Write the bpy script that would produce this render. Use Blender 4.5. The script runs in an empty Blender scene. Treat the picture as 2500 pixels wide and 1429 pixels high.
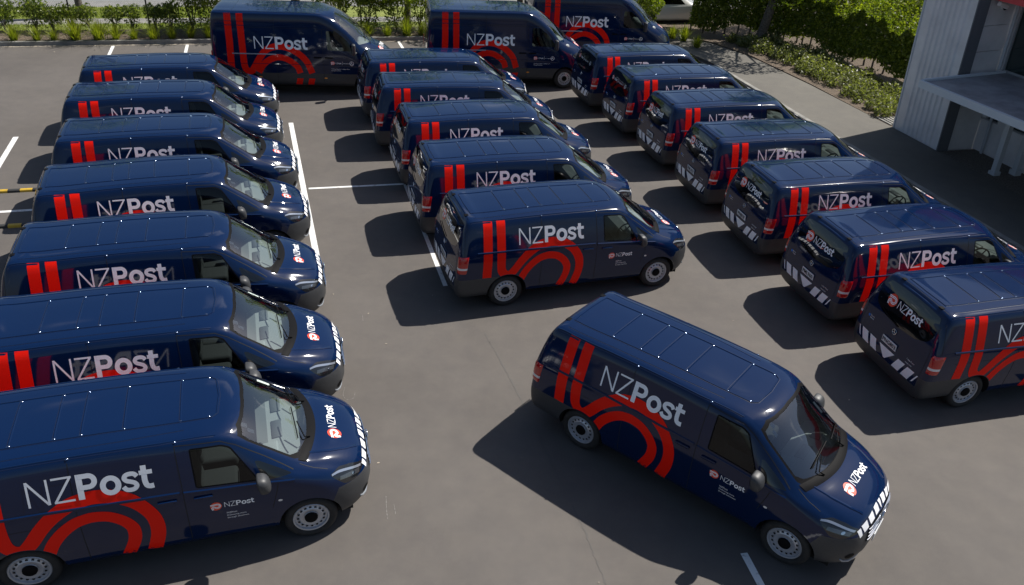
import bpy, bmesh, math, random
import numpy as np
from mathutils import Vector, Matrix
from mathutils.bvhtree import BVHTree
from math import radians as rad, sin, cos, pi

random.seed(7); RNG = np.random.default_rng(7)
SC = bpy.context.scene
COL = SC.collection

# ------------------------------------------------------------------ camera, sky, sun, exposure
PITCH, ROLL, CAMH, FPX = 0.552677, 0.0680518, 8.29509, 1943.40
_cp, _sp, _cr, _sr = cos(PITCH), sin(PITCH), cos(ROLL), sin(ROLL)
_fw = Vector((0, _cp, -_sp)); _up = Vector((0, _sp, _cp)); _rt = Vector((1, 0, 0))
_r2 = _rt*_cr + _up*_sr; _u2 = _up*_cr - _rt*_sr
cam_d = bpy.data.cameras.new('camera'); cam = bpy.data.objects.new('camera', cam_d); COL.objects.link(cam)
cam_d.sensor_width = 36; cam_d.lens = FPX*36/2500; cam_d.clip_start = .1; cam_d.clip_end = 2000
M3 = Matrix((_r2, _u2, -_fw)).transposed()
cam.matrix_world = Matrix.Translation((0, 0, CAMH)) @ M3.to_4x4()
SC.camera = cam

SUN_AZ = (.80, .60); SUN_EL = rad(51.5)
world = bpy.data.worlds.new('World'); SC.world = world; world.use_nodes = True
nt = world.node_tree; nt.nodes.clear()
w_out = nt.nodes.new('ShaderNodeOutputWorld'); w_bg = nt.nodes.new('ShaderNodeBackground')
sky = nt.nodes.new('ShaderNodeTexSky'); sky.sky_type = 'NISHITA'; sky.sun_disc = False
sky.sun_elevation = SUN_EL; sky.sun_rotation = math.atan2(SUN_AZ[0], SUN_AZ[1])
sky.air_density = 1.1; sky.dust_density = 1.4; sky.ozone_density = 3.0
# broken cumulus cloud drifting all over the sky
tc = nt.nodes.new('ShaderNodeTexCoord'); sep = nt.nodes.new('ShaderNodeSeparateXYZ')
mz = nt.nodes.new('ShaderNodeMath'); mz.operation = 'MAXIMUM'; mz.inputs[1].default_value = .12
dv = nt.nodes.new('ShaderNodeVectorMath'); dv.operation = 'DIVIDE'
cmb = nt.nodes.new('ShaderNodeCombineXYZ')
nz = nt.nodes.new('ShaderNodeTexNoise'); nz.inputs['Scale'].default_value = 1.15; nz.inputs['Detail'].default_value = 7; nz.inputs['Roughness'].default_value = .58
rmp = nt.nodes.new('ShaderNodeValToRGB'); rmp.color_ramp.elements[0].position = .615; rmp.color_ramp.elements[1].position = .78
mxs = nt.nodes.new('ShaderNodeMixRGB'); mxs.inputs[2].default_value = (18., 18.4, 19., 1)
L = nt.links.new
L(tc.outputs['Generated'], sep.inputs[0]); L(sep.outputs['Z'], mz.inputs[0])
for i in range(3): L(mz.outputs[0], cmb.inputs[i])
L(tc.outputs['Generated'], dv.inputs[0]); L(cmb.outputs[0], dv.inputs[1]); L(dv.outputs[0], nz.inputs['Vector'])
L(nz.outputs['Fac'], rmp.inputs[0]); L(rmp.outputs[0], mxs.inputs[0]); L(sky.outputs[0], mxs.inputs[1])
L(mxs.outputs[0], w_bg.inputs[0]); L(w_bg.outputs[0], w_out.inputs[0])
w_bg.inputs[1].default_value = .062

sun_d = bpy.data.lights.new('sun', 'SUN'); sun = bpy.data.objects.new('sun', sun_d); COL.objects.link(sun)
sun_d.energy = 5.0; sun_d.angle = rad(.53); sun_d.color = (1, .955, .88)
sdir = Vector((SUN_AZ[0]*cos(SUN_EL), SUN_AZ[1]*cos(SUN_EL), sin(SUN_EL))).normalized()
sun.rotation_euler = sdir.to_track_quat('Z', 'Y').to_euler()
sun.location = (20, 15, 30)

SC.render.engine = 'CYCLES'
SC.view_settings.view_transform = 'Standard'; SC.view_settings.look = 'None'
SC.view_settings.exposure = 0.36; SC.view_settings.gamma = 1.0; SC.view_settings.use_curve_mapping = False
SC.cycles.max_bounces = 8; SC.cycles.transparent_max_bounces = 16

# ------------------------------------------------------------------ materials
MATS = {}
def mat(name, col=(.5, .5, .5), rough=.5, metal=0., coat=0., coat_r=.03, spec=.5, emit=None):
    m = bpy.data.materials.new(name); m.use_nodes = True; MATS[name] = m
    b = m.node_tree.nodes['Principled BSDF']
    b.inputs['Base Color'].default_value = (*col, 1); b.inputs['Roughness'].default_value = rough
    b.inputs['Metallic'].default_value = metal; b.inputs['Coat Weight'].default_value = coat
    b.inputs['Coat Roughness'].default_value = coat_r; b.inputs['Specular IOR Level'].default_value = spec
    return m
def node(m, t, **kw):
    n = m.node_tree.nodes.new(t)
    for k, v in kw.items():
        if k in n.inputs: n.inputs[k].default_value = v
        else: setattr(n, k, v)
    return n
def link(m, a, b): m.node_tree.links.new(a, b)
def bsdf(m): return m.node_tree.nodes['Principled BSDF']
def noise_col(m, c1, c2, scale, detail=4, p0=.35, p1=.65, rough=.6, coord='Object', dist=0.):
    t = node(m, 'ShaderNodeTexCoord'); n = node(m, 'ShaderNodeTexNoise', Scale=scale, Detail=detail, Roughness=rough, Distortion=dist)
    r = node(m, 'ShaderNodeValToRGB'); r.color_ramp.elements[0].position = p0; r.color_ramp.elements[1].position = p1
    r.color_ramp.elements[0].color = (*c1, 1); r.color_ramp.elements[1].color = (*c2, 1)
    link(m, t.outputs[coord], n.inputs['Vector']); link(m, n.outputs['Fac'], r.inputs[0])
    return r.outputs[0], n.outputs['Fac'], t.outputs[coord]
def bump(m, h, strength=.3, dist=.01):
    b = node(m, 'ShaderNodeBump', Strength=strength, Distance=dist); link(m, h, b.inputs['Height']); link(m, b.outputs[0], bsdf(m).inputs['Normal'])

PAINT = mat('van_paint', (.0017, .0118, .050), .5, metal=.0, coat=1., coat_r=.075, spec=.0)
bsdf(PAINT).inputs['Coat IOR'].default_value = 1.50
RED = mat('red_vinyl', (.92, .012, .003), .5, coat=.12, coat_r=.05, spec=.1)
WHITE = mat('white_vinyl', (.92, .93, .96), .45, coat=.2, coat_r=.08)
ORANGE = mat('roundel_red', (.80, .06, .018), .4, coat=.4, coat_r=.08)
BLUE = mat('sticker_blue', (.03, .16, .55), .4)
CLAD = mat('grey_plastic', (.040, .042, .046), .48)
_c, _f, _ = noise_col(CLAD, (.036, .038, .042), (.048, .050, .054), 60, 3); link(CLAD, _c, bsdf(CLAD).inputs['Base Color'])
BLACK = mat('black_trim', (.007, .007, .008), .55, spec=.06)
SEAM = mat('panel_gap', (.003, .004, .008), .7)
GLINT = mat('roof_plug', (.22, .27, .38), .16, metal=1.)
BEADSHADE = mat('bead_shade', (.004, .010, .038), .3, coat=.6)
RUBBER = mat('tyre_rubber', (.016, .016, .017), .75)
_c, _f, _ = noise_col(RUBBER, (.013, .013, .014), (.026, .025, .024), 14, 4); link(RUBBER, _c, bsdf(RUBBER).inputs['Base Color'])
STEEL = mat('wheel_steel', (.48, .50, .55), .38, metal=.55)
CHROME = mat('chrome', (.75, .78, .82), .12, metal=1.)
DARKGLASS = mat('privacy_glass', (.004, .005, .006), .04, coat=1., coat_r=.02)
LENS = mat('lamp_lens', (.012, .013, .015), .10, coat=1., coat_r=.02)
REDLENS = mat('red_lens', (.46, .005, .007), .12, coat=1., coat_r=.03)
WHITELENS = mat('white_lens', (.72, .70, .70), .12, coat=1.)
REFL = mat('lamp_reflector', (.13, .14, .15), .22, metal=.7, coat=1.)
LAMPST = mat('lamp_strip', (.42, .47, .55), .15, metal=.6, coat=.5)
AMBER = mat('amber_lens', (.85, .30, .02), .2, coat=.5)
SEAT = mat('seat_cloth', (.07, .075, .08), .85)
DASH = mat('dash_plastic', (.30, .33, .33), .55)
DASHL = mat('dash_tray', (.10, .11, .115), .5)
PLATE = mat('plate_white', (.72, .73, .75), .4)
PAPER = mat('paper', (.82, .82, .80), .6)
WELL = mat('wheel_well', (.006, .006, .006), .9)
SILVER = mat('rail_silver', (.40, .43, .48), .35, metal=.4)

def glass_mat(name, tint, ior=2.0):
    m = bpy.data.materials.new(name); m.use_nodes = True; MATS[name] = m
    t = m.node_tree; t.nodes.clear()
    o = t.nodes.new('ShaderNodeOutputMaterial'); mx = t.nodes.new('ShaderNodeMixShader')
    tr = t.nodes.new('ShaderNodeBsdfTransparent'); tr.inputs[0].default_value = (*tint, 1)
    gl = t.nodes.new('ShaderNodeBsdfGlossy'); gl.inputs['Roughness'].default_value = .015; gl.inputs['Color'].default_value = (.95, .97, 1, 1)
    fr = t.nodes.new('ShaderNodeFresnel'); fr.inputs[0].default_value = ior
    t.links.new(fr.outputs[0], mx.inputs[0]); t.links.new(tr.outputs[0], mx.inputs[1]); t.links.new(gl.outputs[0], mx.inputs[2]); t.links.new(mx.outputs[0], o.inputs[0])
    return m
WSGLASS = glass_mat('windscreen_glass', (.82, .88, .87), 2.4)
SIDEGLASS = glass_mat('door_glass', (.24, .27, .265), 1.45)

# ------------------------------------------------------------------ object helpers
def mesh_of(verts, faces, name='m'):
    me = bpy.data.meshes.new(name); me.from_pydata([tuple(v) for v in verts], [], [tuple(f) for f in faces]); me.update(); return me
def mk(name, vf, m, parent=None, angle=None, loc=None, rz=None):
    if isinstance(vf, bmesh.types.BMesh):
        me = bpy.data.meshes.new(name); vf.to_mesh(me); vf.free()
    elif isinstance(vf, bpy.types.Mesh): me = vf
    else: me = mesh_of(vf[0], vf[1], name)
    if not me.materials:
        for q in (m if isinstance(m, (list, tuple)) else [m]): me.materials.append(q)
    if angle is not None:
        me.shade_smooth()
        if angle < 180: me.set_sharp_from_angle(angle=rad(angle))
    o = bpy.data.objects.new(name, me); COL.objects.link(o)
    if parent is not None: o.parent = parent
    if loc is not None: o.location = loc
    if rz is not None: o.rotation_euler.z = rz
    return o
def empty(name, loc=(0, 0, 0), rz=0.):
    o = bpy.data.objects.new(name, None); COL.objects.link(o); o.location = loc; o.rotation_euler.z = rz; o.empty_display_size = .3; return o
def tag(o, label, cat, group=None):
    o['label'] = label; o['category'] = cat
    if group: o['group'] = group
    return o
def struct(o): o['kind'] = 'structure'; return o
def copy_tree(o, parent=None, skip=()):
    c = o.copy(); COL.objects.link(c); c.parent = parent
    for ch in o.children:
        if ch.get('variant') and ch['variant'] in skip: continue
        copy_tree(ch, c, skip)
    return c

class MB:
    """collects simple shapes into one vertex / face list"""
    def __init__(s): s.v = []; s.f = []
    def add(s, v, f):
        n = len(s.v); s.v += [tuple(q) for q in v]; s.f += [tuple(i+n for i in q) for q in f]; return s
    def box(s, x0, x1, y0, y1, z0, z1):
        v = [(x, y, z) for x in (x0, x1) for y in (y0, y1) for z in (z0, z1)]
        return s.add(v, [(0, 1, 3, 2), (4, 6, 7, 5), (0, 4, 5, 1), (2, 3, 7, 6), (0, 2, 6, 4), (1, 5, 7, 3)])
    def rbox(s, c, size, bev=.01, seg=2, rot=None):
        bm = bmesh.new(); bmesh.ops.create_cube(bm, size=1.)
        bmesh.ops.scale(bm, vec=size, verts=bm.verts)
        bmesh.ops.bevel(bm, geom=list(bm.edges), offset=bev, segments=seg, affect='EDGES', profile=.5)
        Mx = Matrix.Translation(c) @ (rot.to_4x4() if rot else Matrix.Identity(4))
        bmesh.ops.transform(bm, matrix=Mx, verts=bm.verts); bm.verts.index_update()
        v = [q.co.copy() for q in bm.verts]; f = [[q.index for q in g.verts] for g in bm.faces]; bm.free(); return s.add(v, f)
    def tube(s, pts, r, n=6, cap=True):
        pts = [Vector(p) for p in pts]; rs = r if isinstance(r, (list, tuple)) else [r]*len(pts)
        v = []; f = []; prev = None
        for i, p in enumerate(pts):
            d = (pts[min(i+1, len(pts)-1)]-pts[max(i-1, 0)]).normalized()
            a = d.orthogonal().normalized() if prev is None else (prev-d*prev.dot(d)).normalized()
            prev = a; b = d.cross(a)
            for k in range(n): t = 2*pi*k/n; v.append(p+(a*cos(t)+b*sin(t))*rs[i])
        for i in range(len(pts)-1):
            for k in range(n): f.append((i*n+k, i*n+(k+1) % n, (i+1)*n+(k+1) % n, (i+1)*n+k))
        if cap: f.append(tuple(range(n-1, -1, -1))); f.append(tuple((len(pts)-1)*n+k for k in range(n)))
        return s.add(v, f)
    def lathe_y(s, prof, n=40, c=(0, 0, 0), sgn=1):
        v = []; f = []
        for (r, y) in prof:
            for k in range(n): t = 2*pi*k/n; v.append((c[0]+r*cos(t), c[1]+y*sgn, c[2]+r*sin(t)))
        for i in range(len(prof)-1):
            for k in range(n): f.append((i*n+k, i*n+(k+1) % n, (i+1)*n+(k+1) % n, (i+1)*n+k))
        return s.add(v, f)
    def prism(s, poly, z0, z1):
        n = len(poly); v = [(x, y, z0) for x, y in poly]+[(x, y, z1) for x, y in poly]
        f = [tuple(range(n-1, -1, -1)), tuple(range(n, 2*n))]+[(i, (i+1) % n, n+(i+1) % n, n+i) for i in range(n)]
        return s.add(v, f)
    def obj(s, name, m, parent=None, angle=None, **k): return mk(name, (s.v, s.f), m, parent, angle, **k)

# ------------------------------------------------------------------ 2D outlines for vinyl graphics
def resample(path, step=.03):
    out = [np.array(path[0], float)]
    for a, b in zip(path[:-1], path[1:]):
        a = np.array(a, float); b = np.array(b, float); n = max(1, int(np.ceil(np.linalg.norm(b-a)/step)))
        for i in range(1, n+1): out.append(a+(b-a)*i/n)
    return out
def smooth2(path, n=8):
    P = [np.array(p, float) for p in path]; P = [2*P[0]-P[1]]+P+[2*P[-1]-P[-2]]; out = []
    for i in range(1, len(P)-2):
        for k in range(n):
            t = k/n; out.append(.5*((2*P[i])+(-P[i-1]+P[i+1])*t+(2*P[i-1]-5*P[i]+4*P[i+1]-P[i+2])*t*t+(-P[i-1]+3*P[i]-3*P[i+1]+P[i+2])*t**3))
    out.append(P[-2]); return out
def strip2(path, w, closed=False, across=2, step=.03):
    p = resample(list(path)+([path[0]] if closed else []), step)
    if closed: p = p[:-1]
    n = len(p); v = []; f = []
    for i in range(n):
        a = p[(i-1) % n] if (closed or i > 0) else p[i]; b = p[(i+1) % n] if (closed or i < n-1) else p[i]
        d = b-a; d = d/(np.linalg.norm(d)+1e-12); nn = np.array([-d[1], d[0]])
        if 0 < i < n-1 or closed:
            d1 = p[i]-a; d1 = d1/(np.linalg.norm(d1)+1e-12); k = 1/max(.5, abs(d1@d))
        else: k = 1
        for j in range(across+1): v.append(p[i]+nn*w*k*(j/across-.5))
    m = across+1
    for i in range(n if closed else n-1):
        q = (i+1) % n
        for j in range(across): f.append((i*m+j, q*m+j, q*m+j+1, i*m+j+1))
    return v, f
def quad2(a, b, c, d, nx=4, ny=4):
    a, b, c, d = [np.array(q, float) for q in (a, b, c, d)]; v = []; f = []
    for i in range(nx+1):
        for j in range(ny+1):
            s, t = i/nx, j/ny; v.append((a*(1-s)+b*s)*(1-t)+(d*(1-s)+c*s)*t)
    for i in range(nx):
        for j in range(ny): k = i*(ny+1)+j; f.append((k, k+ny+1, k+ny+2, k+1))
    return v, f
def disc2(c, rx, ry, n=28, rings=3):
    v = [np.array(c, float)]; f = []
    for r in range(1, rings+1):
        for k in range(n): t = 2*pi*k/n; v.append(np.array((c[0]+rx*r/rings*cos(t), c[1]+ry*r/rings*sin(t))))
    for k in range(n): f.append((0, 1+k, 1+(k+1) % n))
    for r in range(1, rings):
        for k in range(n): a = 1+(r-1)*n; b = 1+r*n; f.append((a+k, b+k, b+(k+1) % n, a+(k+1) % n))
    return v, f
def nzpost(s=1., step=.03):
    """the wordmark: thin N Z, bold P o s t; cap height .30, overall width 1.30 (times s)"""
    H = .30; t = .024; B = .064; xh = .235; P = []
    A = lambda path, w, **k: P.append(strip2([(x*s, y*s) for x, y in path], w*s, step=step*max(s, .3), **k))
    A([(.012, 0), (.012, H)], t); A([(.014, H-.004), (.208, .004)], t*1.05); A([(.212, 0), (.212, H)], t)
    A([(.262, H-t/2), (.468, H-t/2)], t); A([(.456, H-.012), (.272, .012)], t*1.05); A([(.262, t/2), (.472, t/2)], t)
    A([(.506+B/2, 0), (.506+B/2, H)], B)
    bowl = [(.53, H-.029), (.63, H-.029)]+[(.63+.062*sin(a), H-.029-.066+.066*cos(a)) for a in np.linspace(.15, pi-.15, 12)]+[(.63, H-.161), (.53, H-.161)]
    A(bowl, .057)
    A([(.848+.080*cos(a), xh/2-.004+.088*sin(a)) for a in np.linspace(0, 2*pi, 33)[:-1]], .060, closed=True)
    sp = [(.92, .73), (.77, .87), (.5, .905), (.26, .85), (.17, .71), (.28, .58), (.5, .51), (.74, .42), (.84, .28), (.73, .14), (.5, .09), (.22, .13), (.06, .29)]
    A(smooth2([(.966+x*.178, y*xh) for x, y in sp], 5), .052)
    tx = 1.207; A(smooth2([(tx, H-.012), (tx, .18), (tx, .10), (tx+.014, .048), (tx+.046, .030), (tx+.088, .032)], 5), .060); A([(1.155, xh-.030), (1.295, xh-.030)], .052)
    return P
def roundel(r, cx=0, cy=0, step=.02):
    disc = disc2((cx, cy), r, r)
    path = smooth2([(-.97, .36), (-.3, .42), (.22, .47), (.60, .30), (.68, -.02), (.45, -.33), (.10, -.42), (-.20, -.24), (-.44, -.08), (-.62, -.20), (-.66, -.46), (-.56, -.83)], 6)
    path = [(cx+q[0]*r, cy+q[1]*r) for q in path]
    off = []
    for sg in (-1, 1):
        o = []
        for i, q in enumerate(path):
            a = np.array(path[max(i-1, 0)]); b = np.array(path[min(i+1, len(path)-1)]); d = (b-a)/np.linalg.norm(b-a); o.append(np.array(q)+sg*np.array([-d[1], d[0]])*.105*r)
        off.append(strip2(o, .135*r, step=step, across=1))
    return disc, off
def text2(body, size, align='LEFT', bold=0.):
    cu = bpy.data.curves.new('t', 'FONT'); cu.body = body; cu.size = size; cu.align_x = align; cu.offset = bold; cu.resolution_u = 2
    o = bpy.data.objects.new('t', cu); COL.objects.link(o)
    dg = bpy.context.evaluated_depsgraph_get(); me = bpy.data.meshes.new_from_object(o.evaluated_get(dg))
    v = [np.array((q.co.x, q.co.y)) for q in me.vertices]; f = [tuple(p.vertices) for p in me.polygons]
    bpy.data.objects.remove(o); bpy.data.curves.remove(cu); bpy.data.meshes.remove(me); return v, f
def shift2(P, dx, dy): return [([q+np.array((dx, dy)) for q in v], f) for v, f in P]

# ------------------------------------------------------------------ lofted van bodies
def cr_eval(P0, P1, P2, P3, s):
    e = lambda a, b: max(np.linalg.norm(b-a), 1e-4)**.5
    t1 = e(P0, P1); t2 = t1+e(P1, P2); t3 = t2+e(P2, P3); t = t1+(t2-t1)*s
    A1 = (t1-t)/t1*P0+t/t1*P1; A2 = (t2-t)/(t2-t1)*P1+(t-t1)/(t2-t1)*P2; A3 = (t3-t)/(t3-t2)*P2+(t-t2)/(t3-t2)*P3
    B1 = (t2-t)/t2*A1+t/t2*A2; B2 = (t3-t)/(t3-t1)*A2+(t-t1)/(t3-t1)*A3
    return (t2-t)/(t2-t1)*B1+(t-t1)/(t2-t1)*B2
def spline(P, subs, mirror_end=False):
    P = [np.array(p, float) for p in P]
    last = P[-2]*np.array([1, -1, 1]) if mirror_end else 2*P[-1]-P[-2]
    Q = [2*P[0]-P[1]]+P+[last]; out = []
    for i in range(1, len(Q)-2):
        n = subs[i-1]
        for k in range(n): out.append(cr_eval(Q[i-1], Q[i], Q[i+1], Q[i+2], k/n))
    out.append(P[-1]); return out
def loft(keys, nj=4, step=.075):
    nk = len(keys[0]); rows = [spline(k, [nj]*(nk-1), True) for k in keys]
    subs = []
    for a, b in zip(rows[:-1], rows[1:]):
        d = max(np.linalg.norm(np.array(a)-np.array(b), axis=1)); subs.append(max(2, min(14, int(np.ceil(d/step)))))
    rails = [spline([r[j] for r in rows], subs) for j in range(len(rows[0]))]
    return np.array(rails).transpose(1, 0, 2)          # [i along van][j around][xyz], y >= 0 half
def body_bmesh(G, nc=14, rear_bulge=.02, front_bulge=.02):
    ni, nj, _ = G.shape; bm = bmesh.new(); V = {}
    def vert(i, j, s):
        if j == nj-1: s = 1
        k = (i, j, s)
        if k not in V: x, y, z = G[i, j]; V[k] = bm.verts.new((x, y*s if j < nj-1 else 0, z))
        return V[k]
    for i in range(ni-1):
        for j in range(nj-1):
            for s in (1, -1):
                q = [vert(i, j, s), vert(i+1, j, s), vert(i+1, j+1, s), vert(i, j+1, s)]
                if s == -1: q.reverse()
                q = list(dict.fromkeys(q))
                if len(q) > 2: bm.faces.new(q)
    for i, sg, bul in ((0, -1, rear_bulge), (ni-1, 1, front_bulge)):
        C = {}
        for j in range(nj):
            for k in range(nc+1):
                t = 1-2*k/nc
                if k == 0: C[j, k] = vert(i, j, 1)
                elif k == nc: C[j, k] = vert(i, j, -1)
                elif j == nj-1: C[j, k] = vert(i, j, 1)
                else: x, y, z = G[i, j]; C[j, k] = bm.verts.new((x+sg*bul*(1-t*t), y*t, z))
        for j in range(nj-1):
            for k in range(nc):
                q = [C[j, k], C[j+1, k], C[j+1, k+1], C[j, k+1]]
                if sg == 1: q.reverse()
                q = list(dict.fromkeys(q))
                if len(q) > 2:
                    try: bm.faces.new(q)
                    except ValueError: pass
    bmesh.ops.remove_doubles(bm, verts=bm.verts, dist=1e-5)
    bmesh.ops.recalc_face_normals(bm, faces=bm.faces)
    return bm
AX = {'side': (0, 2), 'front': (1, 2), 'top': (0, 1)}
def cut_poly(bm, poly, axes, filt, lay, tagv, only=(0,)):
    """score a convex outline into the shell and mark the faces inside it"""
    a, b = AX[axes]; P = np.array(poly, float); c = P.mean(0)
    lo = P.min(0)-.02; hi = P.max(0)+.02
    def near():
        out = []
        for f in bm.faces:
            if f[lay] not in only: continue
            q = [(v.co[a], v.co[b]) for v in f.verts]
            if max(x for x, _ in q) < lo[0] or min(x for x, _ in q) > hi[0] or max(y for _, y in q) < lo[1] or min(y for _, y in q) > hi[1]: continue
            if filt(f.calc_center_median()): out.append(f)
        return out
    n = len(P)
    for i in range(n):
        p, q = P[i], P[(i+1) % n]; d = q-p; nrm = np.array([d[1], -d[0]])
        if nrm@(c-p) > 0: nrm = -nrm
        fs = near(); geom = set(fs)
        for f in fs: geom.update(f.edges); geom.update(f.verts)
        co = [0., 0., 0.]; no = [0., 0., 0.]; co[a], co[b] = p; no[a], no[b] = nrm
        bmesh.ops.bisect_plane(bm, geom=list(geom), plane_co=co, plane_no=no, dist=1e-5)
    for f in near():
        m = f.calc_center_median(); pt = np.array([m[a], m[b]]); ins = True
        for i in range(n):
            p, q = P[i], P[(i+1) % n]; d = q-p; nrm = np.array([d[1], -d[0]])
            if nrm@(c-p) > 0: nrm = -nrm
            if nrm@(pt-p) > 1e-6: ins = False; break
        if ins: f[lay] = tagv
def cut_plane(bm, co, no, filt):
    fs = [f for f in bm.faces if filt(f.calc_center_median())]; geom = set(fs)
    for f in fs: geom.update(f.edges); geom.update(f.verts)
    bmesh.ops.bisect_plane(bm, geom=list(geom), plane_co=co, plane_no=no, dist=1e-5)
def faces_to(bm, sel):
    idx = {}; v = []; f = []
    for face in bm.faces:
        if not sel(face): continue
        q = []
        for w in face.verts:
            if w.index not in idx: idx[w.index] = len(v); v.append(w.co.copy())
            q.append(idx[w.index])
        f.append(q)
    return v, f
def ngon(c, r, n=24, ry=None): return [(c[0]+r*cos(2*pi*k/n), c[1]+(ry or r)*sin(2*pi*k/n)) for k in range(n)]

class Surf:
    def __init__(s, bm): s.t = BVHTree.FromBMesh(bm)
    def _c(s, o, d, off):
        h = s.t.ray_cast(Vector(o), Vector(d))
        if h[0] is None: h2 = s.t.find_nearest(Vector(o)+Vector(d)*2); loc, nrm = h2[0], h2[1]
        else: loc, nrm = h[0], h[1]
        if nrm.dot(Vector(d)) > 0: nrm = -nrm
        return loc+nrm*off
    def side(s, x, z, sg, off): return s._c((x, 3*sg, z), (0, -sg, 0), off)
    def top(s, x, y, off): return s._c((x, y, 5), (0, 0, -1), off)
    def rear(s, y, z, off): return s._c((-4, y, z), (1, 0, 0), off)
    def front(s, y, z, off): return s._c((8, y, z), (-1, 0, 0), off)
def decal(name, pieces, mp, m, parent, off=.003, flip=False):
    mb = MB()
    for k, (v, f) in enumerate(pieces):
        mb.add([mp(q[0], q[1], off+k*.0004) for q in v], [tuple(reversed(q)) for q in f] if flip else f)
    return mb.obj(name, m, parent, 180)
def ridge(mb, pts3, w, h, up):
    """a low pressed bead that follows a line of surface points"""
    n = len(pts3); v = []; f = []
    for i, p in enumerate(pts3):
        d = (Vector(pts3[min(i+1, n-1)])-Vector(pts3[max(i-1, 0)])).normalized(); nn = Vector(up[i]) if isinstance(up, list) else Vector(up)
        s = d.cross(nn).normalized()
        for k, hh in ((-1, -.004), (-.45, h), (.45, h), (1, -.004)): v.append(Vector(p)+s*(w/2*k)+nn*hh)
    for i in range(n-1):
        for k in range(3): f.append((i*4+k, i*4+k+1, (i+1)*4+k+1, (i+1)*4+k))
    mb.add(v, f)

def make_wheel(parent, x, y, sg, R=.335, rr=.235):
    """rim mesh is the wheel; tyre, cap and vent holes hang on it"""
    key = ('wheel', sg, R)
    if key not in MESHES:
        rim = MB(); rim.lathe_y([(rr, -.10), (rr, -.012), (rr-.010, .0), (rr-.026, -.004), (rr-.034, -.030), (rr-.060, -.034), (rr-.095, -.014), (.085, -.022), (.075, -.005), (.0, -.005)], 48, sgn=sg)
        ty = MB(); ty.lathe_y([(rr-.004, -.012), (rr+.012, .006), (rr+.045, .016), (R-.035, .012), (R-.010, -.012), (R, -.035), (R, -.175), (R-.012, -.2), (rr, -.2)], 48, sgn=sg)
        cp = MB(); cp.lathe_y([(.084, -.016), (.080, .004), (.060, .012), (.0, .014)], 28, sgn=sg)
        ho = MB()
        for k in range(16):
            a = 2*pi*k/16; rc = rr-.074; c = (rc*cos(a), -.0215*sg, rc*sin(a)); v = []; n = 10
            for i in range(n):
                t = 2*pi*i/n; dr = .021*cos(t); dt = .0165*sin(t); v.append((c[0]+dr*cos(a)-dt*sin(a), c[1], c[2]+dr*sin(a)+dt*cos(a)))
            ho.add(v, [tuple(range(n))])
        for k, mb, m, an in (('rim', rim, STEEL, 35), ('tyre', ty, RUBBER, 50), ('cap', cp, BLACK, 40), ('hole', ho, WELL, None)):
            me = mesh_of(mb.v, mb.f, 'wheel_'+k); me.materials.append(m)
            if an: me.shade_smooth(); me.set_sharp_from_angle(angle=rad(an))
            MESHES[key, k] = me
        MESHES[key] = True
    w = mk('wheel', MESHES[key, 'rim'], STEEL, parent, loc=(x, y, R))
    mk('tyre', MESHES[key, 'tyre'], RUBBER, w); mk('hub_cap', MESHES[key, 'cap'], BLACK, w); mk('vent_holes', MESHES[key, 'hole'], WELL, w)['kind'] = 'stuff'
    return w
MESHES = {}

# ------------------------------------------------------------------ setting: car park, street, kerbs, beds (lot axes turned 18 degrees)
LOT = rad(18.); CU, SU = cos(LOT), sin(LOT)
def LW(u, v, z=0.): return (u*CU-v*SU, u*SU+v*CU, z)
def lot_box(name, u0, u1, v0, v1, z0, z1, m): mb = MB(); mb.box(u0, u1, v0, v1, z0, z1); return mb.obj(name, m, rz=LOT)
def lot_sheet(name, u0, u1, v0, v1, z, m): return struct(mk(name, ([(u0, v0, z), (u1, v0, z), (u1, v1, z), (u0, v1, z)], [(0, 1, 2, 3)]), m, rz=LOT))

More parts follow.
